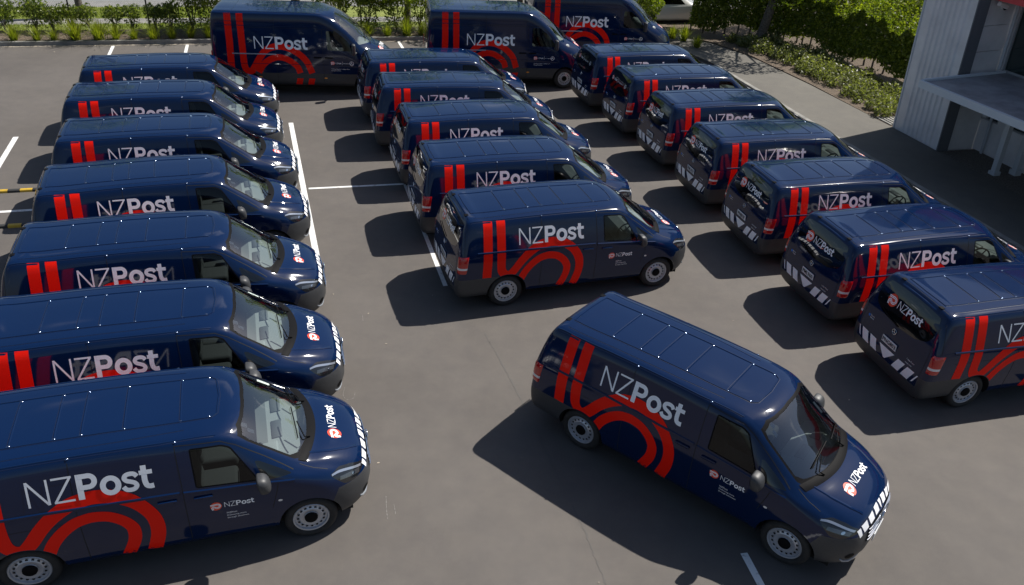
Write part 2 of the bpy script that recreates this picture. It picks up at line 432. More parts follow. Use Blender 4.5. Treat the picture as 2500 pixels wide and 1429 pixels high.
ASPH = mat('asphalt', (.11, .105, .10), .82, spec=.35)
def build_asphalt(m, c_lo, c_hi, agg=.85):
    big, bf, co = noise_col(m, c_lo, c_hi, .22, 6, .30, .72, .62)
    n2 = node(m, 'ShaderNodeTexNoise', Scale=140., Detail=3., Roughness=.7); link(m, co, n2.inputs['Vector'])
    n3 = node(m, 'ShaderNodeTexNoise', Scale=2.6, Detail=8., Roughness=.7); link(m, co, n3.inputs['Vector'])
    vo = node(m, 'ShaderNodeTexVoronoi', Scale=90.); link(m, co, vo.inputs['Vector'])
    r2 = node(m, 'ShaderNodeValToRGB'); r2.color_ramp.elements[0].position = .25; r2.color_ramp.elements[1].position = .80; r2.color_ramp.elements[0].color = (.62, .62, .62, 1); r2.color_ramp.elements[1].color = (1.35, 1.33, 1.28, 1)
    r3 = node(m, 'ShaderNodeValToRGB'); r3.color_ramp.elements[0].position = .35; r3.color_ramp.elements[1].position = .70; r3.color_ramp.elements[0].color = (.92, .92, .93, 1); r3.color_ramp.elements[1].color = (1.08, 1.07, 1.05, 1)
    link(m, n2.outputs['Fac'], r2.inputs[0]); link(m, n3.outputs['Fac'], r3.inputs[0])
    m1 = node(m, 'ShaderNodeMixRGB', blend_type='MULTIPLY', Fac=1.); m2 = node(m, 'ShaderNodeMixRGB', blend_type='MULTIPLY', Fac=agg)
    link(m, big, m1.inputs[1]); link(m, r3.outputs[0], m1.inputs[2]); link(m, m1.outputs[0], m2.inputs[1]); link(m, r2.outputs[0], m2.inputs[2])
    # pale stone chips here and there
    rc = node(m, 'ShaderNodeValToRGB'); rc.color_ramp.elements[0].position = .0; rc.color_ramp.elements[1].position = .06; rc.color_ramp.elements[0].color = (1, 1, 1, 1); rc.color_ramp.elements[1].color = (0, 0, 0, 1)
    link(m, vo.outputs['Distance'], rc.inputs[0]); m3 = node(m, 'ShaderNodeMixRGB'); m3.inputs[2].default_value = (.30, .29, .27, 1)
    ml = node(m, 'ShaderNodeMath', operation='MULTIPLY'); ml.inputs[1].default_value = .55; link(m, rc.outputs[0], ml.inputs[0]); link(m, ml.outputs[0], m3.inputs[0]); link(m, m2.outputs[0], m3.inputs[1])
    link(m, m3.outputs[0], bsdf(m).inputs['Base Color']); bump(m, n2.outputs['Fac'], .35, .006)
build_asphalt(ASPH, (.101, .0915, .0855), (.141, .1285, .1205))
ASPH2 = mat('path_asphalt', (.10, .10, .10), .85, spec=.3); build_asphalt(ASPH2, (.115, .108, .098), (.155, .147, .132))
STREET = mat('street_asphalt', (.2, .2, .19), .85); build_asphalt(STREET, (.20, .20, .195), (.255, .25, .24), .3)
CONC = mat('concrete', (.25, .24, .22), .85); _c, _f, _ = noise_col(CONC, (.17, .165, .155), (.30, .29, .265), 3., 6); link(CONC, _c, bsdf(CONC).inputs['Base Color']); bump(CONC, _f, .2, .01)
MULCH = mat('mulch', (.08, .06, .045), .95); _c, _f, _ = noise_col(MULCH, (.030, .022, .016), (.30, .225, .16), 22., 6, .38, .75, .7); link(MULCH, _c, bsdf(MULCH).inputs['Base Color']); bump(MULCH, _f, .8, .05)
LAWN = mat('lawn', (.10, .14, .03), .9); _c, _f, _ = noise_col(LAWN, (.13, .17, .03), (.30, .33, .08), 5., 8, .3, .7, .75); link(LAWN, _c, bsdf(LAWN).inputs['Base Color']); bump(LAWN, _f, .7, .05)
GRAVELBED = mat('gravel', (.08, .07, .06), .95); _c, _f, _ = noise_col(GRAVELBED, (.06, .052, .045), (.24, .21, .18), 30., 5, .35, .7); link(GRAVELBED, _c, bsdf(GRAVELBED).inputs['Base Color']); bump(GRAVELBED, _f, .8, .04)
DIRT = mat('gutter_dirt', (.30, .25, .19), .95); _c, _f, _ = noise_col(DIRT, (.12, .11, .10), (.42, .36, .28), 9., 6, .38, .62); link(DIRT, _c, bsdf(DIRT).inputs['Base Color'])
LINE = mat('line_paint', (.62, .62, .60), .7); _c, _f, _ = noise_col(LINE, (.30, .295, .285), (.76, .76, .74), 10., 8, .30, .47, .72); link(LINE, _c, bsdf(LINE).inputs['Base Color'])
JOINT = mat('sealed_joint', (.100, .093, .087), .85)
YELLOW = mat('yellow_paint', (.62, .40, .02), .55); _c, _f, _ = noise_col(YELLOW, (.34, .23, .04), (.58, .37, .03), 14., 5, .3, .5); link(YELLOW, _c, bsdf(YELLOW).inputs['Base Color'])
STOPBLK = mat('black_rubber', (.03, .03, .03), .7)

struct(mk('car_park', ([(-600, -600, 0), (600, -600, 0), (600, 600, 0), (-600, 600, 0)], [(0, 1, 2, 3)]), ASPH))
lot_sheet('street', -140, 140, 37.45, 62, .004, STREET)
lot_sheet('lawn', -60, 17.4, 35.5, 37.45, .05, LAWN); lot_sheet('lawn', -60, 17.4, 33.45, 34.6, .05, LAWN)
lot_sheet('footpath', -60, 17.4, 34.6, 35.5, .045, CONC)
struct(lot_box('planting_bed', -60, 17.3, 31.90, 33.45, 0, .115, MULCH))
struct(lot_box('kerb', -60, 17.3, 31.75, 31.90, 0, .135, CONC))
lot_sheet('gutter_dirt', -60, 17.3, 31.60, 31.75, .006, DIRT)
# path along the right side with its kerb and the bed behind
struct(lot_box('kerb', 16.35, 16.50, -8, 27.2, 0, .12, CONC))
lot_sheet('gutter_dirt', 16.12, 16.35, -8, 27.2, .006, CONC)
mb = MB(); pathp = [(16.5, -8), (18.85, -8), (18.95, 20.1), (18.85, 24.5), (18.55, 28.2), (17.9, 30.2), (17.0, 31.2), (16.0, 29.6), (16.5, 27.2)]
mb.prism(pathp, 0, .10); struct(mb.obj('side_path', ASPH2, rz=LOT))
mb = MB(); mb.prism([(18.96, 20.1), (26, 20.1), (26, 36), (17.35, 36), (17.35, 31.45), (18.05, 30.4), (18.68, 28.3), (18.95, 24.5)], 0, .095); struct(mb.obj('garden_bed', MULCH, rz=LOT))
mb = MB(); mb.prism([(18.95, -8), (21, -8), (21, 18.1), (18.95, 18.1)], 0, .06); struct(mb.obj('gravel_bed', GRAVELBED, rz=LOT))

# painted lines
def line(p, q, w=.10, m=LINE, name='parking_line', z=.004):
    p = Vector((*p, z)); q = Vector((*q, z)); d = (q-p).normalized(); s = Vector((-d.y, d.x, 0))*w/2
    return struct(mk(name, ([p-s, p+s, q+s, q-s], [(0, 3, 2, 1)]), m))
line((-6.72, 21.95), (-3.85, 13.6), .13); line((-5.10, 17.60), (-2.0, 18.50), .085, z=.0055)
line((-4.35, 22.9), (-1.33, 13.52), .09); line((-13.33, 19.55), (-12.1, 15.9), .13)
line((-13.0, 14.80), (-9.0, 16.08), .10)
for du in (0, 1): line((-14.85+.0, 28.38), (-14.13, 26.2), .11) if du == 0 else line((-5.13, 31.65), (-4.40, 29.45), .11)
line((-12.5, 29.2), (-11.8, 27.0), .11); line((-10.0, 30.0), (-9.3, 27.8), .11); line((-7.6, 30.8), (-6.9, 28.6), .11)
line((3.30, 7.28), (3.82, 5.0), .10)
for x, y in ((8.80, 26.15), (9.57, 24.0), (10.24, 21.61), (10.88, 19.25), (11.56, 16.94), (12.1, 14.6)): line((x+.12, y+.04), (x-4.6*CU, y-4.6*SU), .10)
for pts in ([(-.45, 12.0), (-.13, 11.18), (.10, 10.6), (.39, 9.81), (.80, 8.6), (1.18, 7.52), (1.43, 6.62), (1.8, 5.2)],):
    v, f = strip2(pts, .016, across=1, step=.06)
    v = [q+RNG.normal(0, .010, 2) for q in v]; struct(mk('asphalt_joint', ([(q[0], q[1], .0025) for q in v], f), JOINT))
CHALK = mat('chalk_scuff', (.24, .23, .215), .9); _c, _f, _ = noise_col(CHALK, (.13, .12, .112), (.30, .29, .27), 30., 4, .45, .7); link(CHALK, _c, bsdf(CHALK).inputs['Base Color'])
for pts in ([(-2.62, 10.15), (-2.60, 9.95), (-2.52, 9.85), (-2.42, 9.90), (-2.43, 10.05)], [(-1.55, 7.85), (-1.50, 7.6), (-1.46, 7.45)], [(-1.42, 7.72), (-1.37, 7.55)], [(-3.25, 12.0), (-3.18, 11.85), (-3.05, 11.85)], [(-2.75, 12.3), (-2.70, 12.1)]):
    v, f = strip2(smooth2(pts, 4) if len(pts) > 2 else pts, .009, across=1, step=.05); struct(mk('chalk_mark', ([(q[0], q[1], .003) for q in v], f), CHALK))
# striped wheel stops on the left edge
for (x0, y0), (x1, y1), lab in (((-12.9, 15.95), (-10.95, 16.56), 'striped yellow and black wheel stop behind the fourth van of the left row'), ((-12.2, 14.25), (-10.25, 14.86), 'striped yellow and black wheel stop in shade, nearer the camera of the two')):
    t = empty('wheel_stop', (x0, y0, 0), math.atan2(y1-y0, x1-x0)); Ls = math.hypot(x1-x0, y1-y0); n = 8; tag(t, lab, 'wheel stop', 'wheel stops')
    for k in range(n):
        a, b = Ls*k/n, Ls*(k+1)/n-.001; mb = MB(); pr = [(-.06, 0), (.06, 0), (.05, .045), (.035, .058), (-.035, .058), (-.05, .045)]
        mb.add([(x, y, z) for x in (a, b) for y, z in pr], [(5, 4, 3, 2, 1, 0), (6, 7, 8, 9, 10, 11)]+[(i, (i+1) % 6, 6+(i+1) % 6, 6+i) for i in range(6)])
        mb.obj('segment', YELLOW if k % 2 == 0 else STOPBLK, t)
# ------------------------------------------------------------------ building on the right
WALL = mat('wall_paint', (.70, .70, .71), .75); _c, _f, _ = noise_col(WALL, (.62, .62, .63), (.76, .76, .77), 1.2, 6); link(WALL, _c, bsdf(WALL).inputs['Base Color']); bump(WALL, _f, .05, .02)
WALLD = mat('dark_trim_paint', (.13, .14, .155), .6); POSTM = mat('post_paint', (.50, .54, .58), .5)
FASC = mat('fascia_paint', (.60, .65, .69), .45); DECK = mat('canopy_deck', (.30, .30, .31), .6); _c, _f, _ = noise_col(DECK, (.22, .22, .23), (.34, .34, .35), 2.0, 6); link(DECK, _c, bsdf(DECK).inputs['Base Color']); SIGNR = mat('sign_red', (.62, .06, .07), .5)
GREENGL = mat('office_glass', (.010, .022, .020), .05, coat=1., coat_r=.02); FRAME = mat('window_frame', (.36, .38, .40), .45, metal=.3)
bld = empty('office_building', LW(19.0, 20.07), LOT)
bld.rotation_euler = (Matrix.Rotation(rad(-3.8), 3, 'Y') @ Matrix.Rotation(LOT, 3, 'Z')).to_euler()
tag(bld, 'pale grey office block with ribbed corner wall, canopy and tall dark windows at right', 'building')
mb = MB(); mb.box(0, .42, -1.92, 0, -1, 7.0); mb.box(.42, 6, -.3, 0, -1, 7.0); mb.obj('corner_wall', WALL, bld)
for k in range(7):
    v0 = -1.66+k*.20; mb = MB(); mb.add([(0.0, v0, -1), (-.045, v0+.035, -1), (-.045, v0+.085, -1), (0, v0+.12, -1), (0., v0, 7.0), (-.045, v0+.035, 7.0), (-.045, v0+.085, 7.0), (0, v0+.12, 7.0)], [(0, 4, 5, 1), (1, 5, 6, 2), (2, 6, 7, 3)]); mb.obj('wall_rib', WALL, bld)
mb = MB(); mb.box(.004, .40, -1.955, -1.918, -1, 7.0); mb.obj('corner_pilaster', WALLD, bld)
for k, (z0, z1) in enumerate(((-1, 1.28), (1.295, 2.90), (2.915, 3.62), (3.635, 4.5), (4.515, 7.0))):
    mb = MB(); mb.box(.43, 1.45, -1.86, -1.70, z0, z1); mb.obj('wall_panel', WALL, bld)
mb = MB(); mb.box(1.40, 6, -16, -1.87, -1, .9); mb.box(1.40, 6, -16, -1.87, 1.75, 2.32); mb.box(1.40, 6, -16, -1.87, 4.25, 7.0); mb.box(1.40, 6, -2.05, -1.87, .9, 7.0)
for v in np.arange(-15.6, -2.2, 1.15): mb.box(1.40, 6, v, v+.45, .9, 1.75)
mb.box(1.9, 6, -16, -1.87, .9, 4.25); mb.obj('facade_wall', WALL, bld)
for k in range(6):
    v1 = -2.06-k*2.2; w = MB(); w.box(1.46, 1.50, v1-2.16, v1, 2.36, 4.22); wo = w.obj('window', GREENGL, bld)
    fr = MB()
    for a, b, c_, d_ in ((v1-2.16, v1, 2.34, 2.40), (v1-2.16, v1, 4.18, 4.24), (v1-.05, v1, 2.36, 4.22), (v1-1.10, v1-1.05, 2.36, 4.22), (v1-2.16, v1-2.11, 2.36, 4.22)): fr.box(1.42, 1.458, a, b, c_, d_)
    fr.obj('window_frame', FRAME, wo)
for v in np.arange(-15.15, -2.2, 1.15):
    w = MB(); w.box(1.47, 1.52, v+.012, v+.688, .92, 1.74); wo = w.obj('window', GREENGL, bld); fr = MB(); fr.box(1.40, 1.468, v, v+.70, .88, .93); fr.box(1.40, 1.468, v, v+.70, 1.72, 1.77); fr.box(1.40, 1.468, v, v+.04, .93, 1.72); fr.box(1.40, 1.468, v+.66, v+.70, .93, 1.72); fr.obj('window_frame', FRAME, wo)
mb = MB(); mb.box(-1.41, 1.395, -14, -2.24, 2.26, 2.34); cano = mb.obj('canopy', DECK, bld)
mb = MB(); mb.box(-1.50, -1.415, -14, -2.16, 2.18, 2.38); mb.box(-1.41, 1.39, -2.235, -2.16, 2.18, 2.40); mb.obj('fascia', FASC, cano)
mb = MB(); mb.box(-1.1, -.95, -2.75, -2.6, 2.12, 2.258); mb.obj('bracket', PAPER, cano)
for (u, v) in ((.42, -3.77), (1.06, -3.87), (.42, -8.6), (.42, -13.0)):
    mb = MB(); mb.box(u-.075, u+.075, v-.075, v+.075, -.2, 2.258); mb.box(u-.11, u+.11, v-.11, v+.11, -.2, .06); mb.obj('canopy_post', POSTM, bld)
mb = MB(); mb.box(.35, 1.395, -15, -1.965, 4.40, 5.0); mb.obj('sign_band', SIGNR, bld)
mb = MB(); mb.tube([(1.33, -2.02, 2.4), (1.33, -2.02, 4.38)], .04, 10); mb.tube([(1.33, -2.30, -.1), (1.33, -2.30, 2.22)], .04, 10); mb.obj('downpipe', POSTM, bld, 60)
mb = MB(); mb.box(-.03, .03, -.025, .03, -1, 7.0); mb.obj('corner_flashing', POSTM, bld)
fl = empty('flood_lamp', (bld.matrix_basis @ Vector((.72, -2.02, 4.22)))); fl.rotation_euler = bld.rotation_euler; tag(fl, 'small white floodlight bracketed to the grey wall panel under the red sign', 'floodlight')
mb = MB(); mb.rbox((0, -.06, 0), (.34, .12, .11), .02, 2, Matrix.Rotation(rad(20), 3, 'Y')); mb.obj('housing', PAPER, fl); mb = MB(); mb.rbox((.02, .07, .02), (.06, .16, .06), .01, 1); mb.obj('arm', FRAME, fl)
cc = empty('security_camera', (bld.matrix_basis @ Vector((.93, -1.95, 4.12)))); cc.rotation_euler = bld.rotation_euler; tag(cc, 'white dome security camera on the grey wall beside the floodlight', 'camera')
mb = MB(); mb.tube([(0, .09, 0), (0, 0, 0)], .055, 12); mb.obj('base', PAPER, cc); bmm = bmesh.new(); bmesh.ops.create_uvsphere(bmm, u_segments=14, v_segments=8, radius=.05); bmesh.ops.translate(bmm, verts=bmm.verts, vec=(0, -.02, -.02)); mk('dome', bmm, DARKGLASS, cc, 60)
# drain grate beside the wall
dg = empty('drain_grate', LW(19.35, 20.55), LOT); tag(dg, 'slotted pale concrete drain grate in the bed beside the building corner', 'grate')
for k in range(8): mb = MB(); mb.box(-.35+k*.15, -.35+k*.15+.085, -.30, .42, .06, .125); mb.obj('slat', CONC, dg)
mb = MB(); mb.box(-.37, .87, -.32, .44, .04, .10); mb.obj('pit', WELL, dg)
# low neighbouring building over the hedge
nb = empty('neighbour_building', LW(36, 41), LOT); tag(nb, 'white low building seen over the hedge at the top right', 'building')
mb = MB(); mb.box(-9, 9, 0, 8, 0, 3.4); mb.obj('wall', PAPER, nb)
for k in range(7): mb = MB(); mb.box(-8.2+k*2.4, -6.2+k*2.4, -.03, .0, .5, 1.5); mb.obj('window', GREENGL, nb)

# ------------------------------------------------------------------ the delivery van (one prototype)
PROF = [(.78, .24), (.915, .33), (.945, .55), (.955, .85), (.945, 1.12), (.905, 1.28), (.815, 1.58), (.764, 1.716), (.712, 1.779), (.42, 1.812), (0, 1.820)]
def van_keys():
    tz = [.2, .35, .5, .75, 1.1, 1.4, 1.7, 1.79, 1.84]; tx = [-.90, -.97, -1.0, -.985, -.955, -.905, -.82, -.775, -.735]
    K = []
    for d, ins, drop in ((0, .115, .055), (.03, .04, .02), (.085, .010, .005), (.2, 0, 0)):
        r = []
        for j, (y, z) in enumerate(PROF):
            zz = z-(drop if j >= 7 else drop*.3 if j == 6 else 0); r.append((np.interp(z, tz, tx)+d, y*(1-ins/.955), zz))
        K.append(r)
    for x, dz in ((-.42, -.006), (.3, .010), (1.1, .014), (1.75, .000)):
        K.append([(x, y, z+(dz if j >= 7 else 0)) for j, (y, z) in enumerate(PROF)])
    K.append([(2.12, .78, .24), (2.12, .915, .33), (2.12, .945, .55), (2.12, .955, .85), (2.12, .945, 1.11), (2.12, .905, 1.26), (2.12, .818, 1.555), (2.11, .760, 1.703), (2.14, .702, 1.762), (2.2, .41, 1.803), (2.22, 0, 1.812)])
    K.append([(2.36, .78, .24), (2.36, .915, .33), (2.36, .945, .55), (2.36, .955, .85), (2.36, .943, 1.10), (2.36, .905, 1.235), (2.33, .822, 1.51), (2.32, .758, 1.665), (2.36, .705, 1.712), (2.46, .39, 1.768), (2.49, 0, 1.780)])
    K.append([(2.72, .78, .24), (2.72, .915, .33), (2.72, .945, .55), (2.72, .955, .84), (2.72, .943, 1.08), (2.72, .912, 1.185), (2.70, .855, 1.315), (2.70, .782, 1.425), (2.74, .715, 1.462), (2.88, .38, 1.498), (2.92, 0, 1.502)])
    K.append([(3.12, .78, .24), (3.12, .915, .33), (3.12, .945, .55), (3.12, .952, .80), (3.12, .938, 1.0), (3.12, .905, 1.075), (3.11, .850, 1.125), (3.11, .79, 1.168), (3.15, .72, 1.188), (3.28, .40, 1.205), (3.31, 0, 1.208)])
    K.append([(3.46, .78, .24), (3.46, .91, .33), (3.46, .938, .52), (3.46, .938, .72), (3.46, .912, .885), (3.46, .872, .965), (3.46, .822, 1.015), (3.46, .755, 1.052), (3.48, .66, 1.092), (3.54, .40, 1.125), (3.55, 0, 1.132)])
    K.append([(3.70, .71, .235), (3.72, .81, .32), (3.73, .845, .48), (3.73, .848, .63), (3.73, .835, .755), (3.73, .808, .83), (3.73, .765, .885), (3.75, .70, .930), (3.78, .60, .975), (3.82, .38, 1.015), (3.83, 0, 1.028)])
    K.append([(3.86, .55, .25), (3.915, .62, .33), (3.94, .655, .46), (3.945, .665, .59), (3.94, .66, .69), (3.93, .645, .765), (3.915, .615, .825), (3.905, .575, .872), (3.905, .51, .912), (3.93, .34, .945), (3.945, 0, .955)])
    K.append([(3.95, .36, .29), (4.00, .40, .36), (4.03, .42, .46), (4.035, .425, .56), (4.03, .42, .65), (4.02, .41, .72), (4.01, .39, .775), (4.00, .36, .815), (3.995, .31, .845), (4.00, .19, .862), (4.005, 0, .868)])
    return K

def rounded(poly, r=.05, n=4):
    out = []; m = len(poly); P = [np.array(p, float) for p in poly]
    for i in range(m):
        a, b, c = P[i-1], P[i], P[(i+1) % m]; u = (a-b); v = (c-b); ru = min(r, np.linalg.norm(u)*.45); rv = min(r, np.linalg.norm(v)*.45)
        p0 = b+u/np.linalg.norm(u)*ru; p1 = b+v/np.linalg.norm(v)*rv
        for k in range(n+1): t = k/n; out.append(tuple((1-t)**2*p0+2*t*(1-t)*b+t*t*p1))
    return out
def inset(poly, d):
    P = np.array(poly, float); c = P.mean(0); n = len(P); out = []
    for i in range(n):
        a, b, q = P[i-1], P[i], P[(i+1) % n]; d1 = b-a; d2 = q-b; n1 = np.array([-d1[1], d1[0]])/np.linalg.norm(d1); n2 = np.array([-d2[1], d2[0]])/np.linalg.norm(d2)
        if n1@(c-b) < 0: n1 = -n1
        if n2@(c-b) < 0: n2 = -n2
        s = n1+n2; s = s/np.linalg.norm(s); out.append(tuple(b+s*d/max(.4, s@n1)))
    return out

def make_van():
    root = empty('delivery_van')
    G = loft(van_keys()); bm = body_bmesh(G)
    S = Surf(bm); lay = bm.faces.layers.int.new('part')
    bside = lambda c: abs(c.y) > .55
    # glazing, lamps, bumpers, wheel arches scored into the shell
    ws = [(-.70, 1.197), (.70, 1.197), (.728, 1.225), (.695, 1.60), (.668, 1.682), (.53, 1.74), (.28, 1.762), (0, 1.770), (-.28, 1.762), (-.53, 1.74), (-.668, 1.682), (-.695, 1.60), (-.728, 1.225)]
    wsi = [(-.63, 1.235), (0, 1.225), (.63, 1.235), (.695, 1.27), (.668, 1.60), (.640, 1.662), (.51, 1.717), (.28, 1.742), (0, 1.750), (-.28, 1.742), (-.51, 1.717), (-.640, 1.662), (-.668, 1.60), (-.695, 1.27)]
    fr = lambda c: c.x > 2.25
    cut_poly(bm, ws, 'front', fr, lay, 1); cut_poly(bm, wsi, 'front', fr, lay, 2, (1,))
    win = rounded([(1.93, 1.200), (1.912, 1.690), (2.27, 1.672), (2.37, 1.625), (2.655, 1.150)], .035)
    cut_poly(bm, win, 'side', bside, lay, 3); cut_poly(bm, inset(win, .018), 'side', bside, lay, 4, (3,))
    cut_poly(bm, rounded([(2.70, 1.140), (2.615, 1.39), (2.66, 1.385), (3.03, 1.140)], .02), 'side', bside, lay, 5)
    hl = rounded([(3.475, .968), (3.60, .990), (3.76, .945), (3.905, .872), (3.935, .825), (3.80, .768), (3.66, .79)], .03)
    cut_poly(bm, hl, 'side', lambda c: abs(c.y) > .42 and c.x > 3.3, lay, 6)
    for cx in (0, 3.2):
        cut_poly(bm, ngon((cx, .335), .392, 28), 'side', bside, lay, 9)
    cut_plane(bm, (3.42, 0, .45), (.90, 0, -.43), lambda c: c.x > 3.1); cut_plane(bm, (0, 0, .775), (0, 0, 1), lambda c: c.x > 3.3)
    for f in bm.faces:
        c = f.calc_center_median()
        if f[lay] == 0 and c.x > 3.3 and c.z < .775 and (c.x-3.42)*.90-(c.z-.45)*.43 > 0: f[lay] = 7
    rr = lambda c: c.x < -.05
    for z in (.50, .705): cut_plane(bm, (0, 0, z), (0, 0, 1), rr)
    for y in (.79, -.79): cut_plane(bm, (0, y, 0), (0, 1, 0), lambda c: c.x < -.7)
    for f in bm.faces:
        c = f.calc_center_median()
        if f[lay] == 0 and c.x < -.05 and (c.z < .50 or (c.z < .705 and (abs(c.y) > .79 or c.x > -.7))): f[lay] = 8
    bm.verts.index_update()
    V = lambda *t: faces_to(bm, lambda f: f[lay] in t)
    VS = lambda t, s: faces_to(bm, lambda f: f[lay] == t and f.calc_center_median().y*s > 0)
    body = mk('body', V(0), PAINT, root, 38)
    mk('windscreen_surround', V(1), BLACK, root, 40)
    mk('windscreen', V(2), WSGLASS, root, 40)
    mk('front_bumper', V(7), CLAD, root, 40); mk('rear_bumper', V(8), CLAD, root, 40)
    for s in (-1, 1):
        mk('window_seal', VS(3, s), BLACK, root, 40); mk('door_window', VS(4, s), SIDEGLASS, root, 40); mk('quarter_window', VS(5, s), DARKGLASS, root, 40)
        h = mk('headlight', VS(6, s), LENS, root, 40)
        decal('light_strip', [strip2(smooth2([(3.50, .960), (3.58, .956), (3.68, .930), (3.78, .895), (3.885, .852)], 5), .020)], lambda a, b, o: S.side(a, b, s, o), LAMPST, h, .004)
        decal('reflector', [strip2(smooth2([(3.60, .885), (3.72, .862), (3.86, .825)], 4), .042)], lambda a, b, o: S.side(a, b, s, o), REFL, h, .0025)
        decal('projector', [disc2((3.78, .845), .020, .018, 12, 2)], lambda a, b, o: S.side(a, b, s, o), CHROME, h, .003)
    bm.free()
    # pressed roof panel beads, gutter and waist line
    up = (0, 0, 1); mb = MB(); gx = (.035, .495, .775, 1.225, 1.84)
    bead = lambda pts, w=.024, h=.009: ridge(mb, [S.top(x, y, 0) for x, y in [tuple(q) for q in resample(pts, .06)]], w, h, up)
    for x in gx: bead([(x, -.385), (x, .385)])
    for sg in (-1, 1):
        bead([(-.62, .43*sg), (1.6, .415*sg), (2.18, .40*sg)]); bead([(-.60, .62*sg), (1.2, .60*sg), (1.88, .555*sg)], .014, .004)
        bead([(-.70, .715*sg), (1.6, .708*sg), (2.22, .68*sg)], .022, .006)
    bead([(2.18, -.40), (2.245, -.34), (2.275, 0), (2.245, .34), (2.18, .40)]); bead([(-.62, -.43), (-.635, 0), (-.62, .43)])
    for sg in (-1, 1): bead([(3.22, .60*sg), (3.5, .555*sg), (3.72, .48*sg), (3.87, .40*sg)], .05, .006)
    mb.obj('roof_beads', PAINT, body, 30)
    pg = MB()
    for sg in (-1, 1):
        for px_, py_ in [(x, .40) for x in gx]+[(2.16, .385), (.66, .725), (1.775, .715)]:
            c_ = S.top(px_, py_*sg, -.002); v = [c_+Vector((0, 0, .013))]; f = []
            for i_, (r_, h_) in enumerate(((.010, .0115), (.018, .007), (.023, 0.))): v += [c_+Vector((r_*cos(2*pi*k/10), r_*sin(2*pi*k/10), h_)) for k in range(10)]
            f = [(0, 1+k, 1+(k+1) % 10) for k in range(10)]+[(1+a*10+k, 11+a*10+k, 11+a*10+(k+1) % 10, 1+a*10+(k+1) % 10) for a in range(2) for k in range(10)]; pg.add(v, f)
    pg.obj('glint_domes', GLINT, body, 180)['kind'] = 'stuff'  # added silver domes that catch the sun as glints, not real roof fittings
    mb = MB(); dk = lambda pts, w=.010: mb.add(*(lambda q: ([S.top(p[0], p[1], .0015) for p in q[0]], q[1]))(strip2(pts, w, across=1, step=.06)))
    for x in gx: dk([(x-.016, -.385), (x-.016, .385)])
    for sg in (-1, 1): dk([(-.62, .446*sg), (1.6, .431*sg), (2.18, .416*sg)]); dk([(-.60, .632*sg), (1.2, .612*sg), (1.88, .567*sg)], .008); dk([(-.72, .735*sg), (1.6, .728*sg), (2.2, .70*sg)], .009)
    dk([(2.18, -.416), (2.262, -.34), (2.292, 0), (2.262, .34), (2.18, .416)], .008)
    mb.obj('bead_shadow_line', BEADSHADE, body, 180)  # dark navy strips paint the shade along the pressed beads and gutter
    mb = MB()
    for sg in (-1, 1):
        for path in ([(-.60, 1.215), (.4, 1.205), (1.75, 1.172)], [(1.79, 1.165), (2.7, 1.105), (3.05, 1.06)]):
            ridge(mb, [S.side(x, z, sg, 0) for x, z in resample(path, .08)], .050, .012, (0, sg, .15))
    mb.obj('waist_line', PAINT, body, 30)
    mb = MB()
    for sg in (-1, 1):
        sd = lambda pts, w=.009: mb.add(*(lambda q: ([S.side(p[0], p[1], sg, .0012) for p in q[0]], q[1]))(strip2(pts, w, across=1, step=.05)))
        sd([(.655, .36), (.655, 1.15), (.655, 1.745)]); sd([(1.785, .36), (1.785, 1.2), (1.765, 1.74)]); sd([(1.765, 1.742), (2.26, 1.708), (2.42, 1.63), (2.74, 1.40), (3.05, 1.16)]); sd([(2.76, .70), (2.83, .95), (2.86, 1.09)])
        sd([(-.58, 1.235), (.655, 1.225)], .012); sd([(-.55, 1.02), (.64, 1.02)], .006); sd([(.66, .37), (2.72, .36)], .012)
        tp = lambda pts, w=.008: mb.add(*(lambda q: ([S.top(p[0], p[1], .0012) for p in q[0]], q[1]))(strip2(pts, w, across=1, step=.05)))
        tp([(3.13, .77*sg), (3.3, .80*sg), (3.46, .80*sg)]); tp([(-.715, -.66), (-.715, 0), (-.715, .66)])
        sd([(-.80, 1.70), (-.845, 1.2)], .006)
    rp = lambda pts, w=.008: mb.add(*(lambda q: ([S.rear(p[0], p[1], .0012) for p in q[0]], q[1]))(strip2(pts, w, across=1, step=.05)))
    rp([(-.76, .50), (-.79, .8), (-.79, 1.1), (-.70, 1.6)]); rp([(.76, .50), (.79, .8), (.79, 1.1), (.70, 1.6)])
    mb.obj('panel_gaps', SEAM, body)
    # cowl, wipers
    cw = MB(); n = 25; v = []; f = []
    for i in range(n):
        y = -.735+1.47*i/(n-1); xb = 3.325-.175*(y/.735)**2
        for k, (dx, of) in enumerate(((-.035, .002), (0, .010), (.045, .010), (.070, .004))): v.append(S.top(xb+dx, y, of))
    for i in range(n-1):
        for k in range(3): f.append((i*4+k, (i+1)*4+k, (i+1)*4+k+1, i*4+k+1))
    cw.add(v, f); cw.obj('scuttle', BLACK, root, 40)
    for (px, py), (ax, ay), (bx, by) in (((3.29, -.36), (3.14, -.44), (3.10, .10)), ((3.28, .36), (3.13, .22), (3.05, .68))):
        w = MB(); w.tube([S.top(px, py, .02), S.top((px+ax)/2, (py+ay)/2, .034), S.top(ax, (ay+by)/2, .030)], [.011, .009, .007])
        w.tube([S.top(*q, .016) for q in [(ax+(bx-ax)*t, ay+(by-ay)*t) for t in np.linspace(0, 1, 9)]], .008)
        w.obj('wiper', BLACK, root, 50)
    # grille with bars and star badge, lower front lip
    gr = decal('grille', [quad2((-.47, .63), (.47, .63), (.40, .835), (-.40, .835), 16, 6)], lambda a, b, o: S.front(a, b, o), BLACK, root, .004)
    for k in range(4):
        z = .655+.046*k; w = MB(); w.tube([S.front(y, z, .012) for y in np.linspace(-.45+.012*k, .45-.012*k, 19)], .010); w.obj('grille_bar', CHROME, gr, 60)
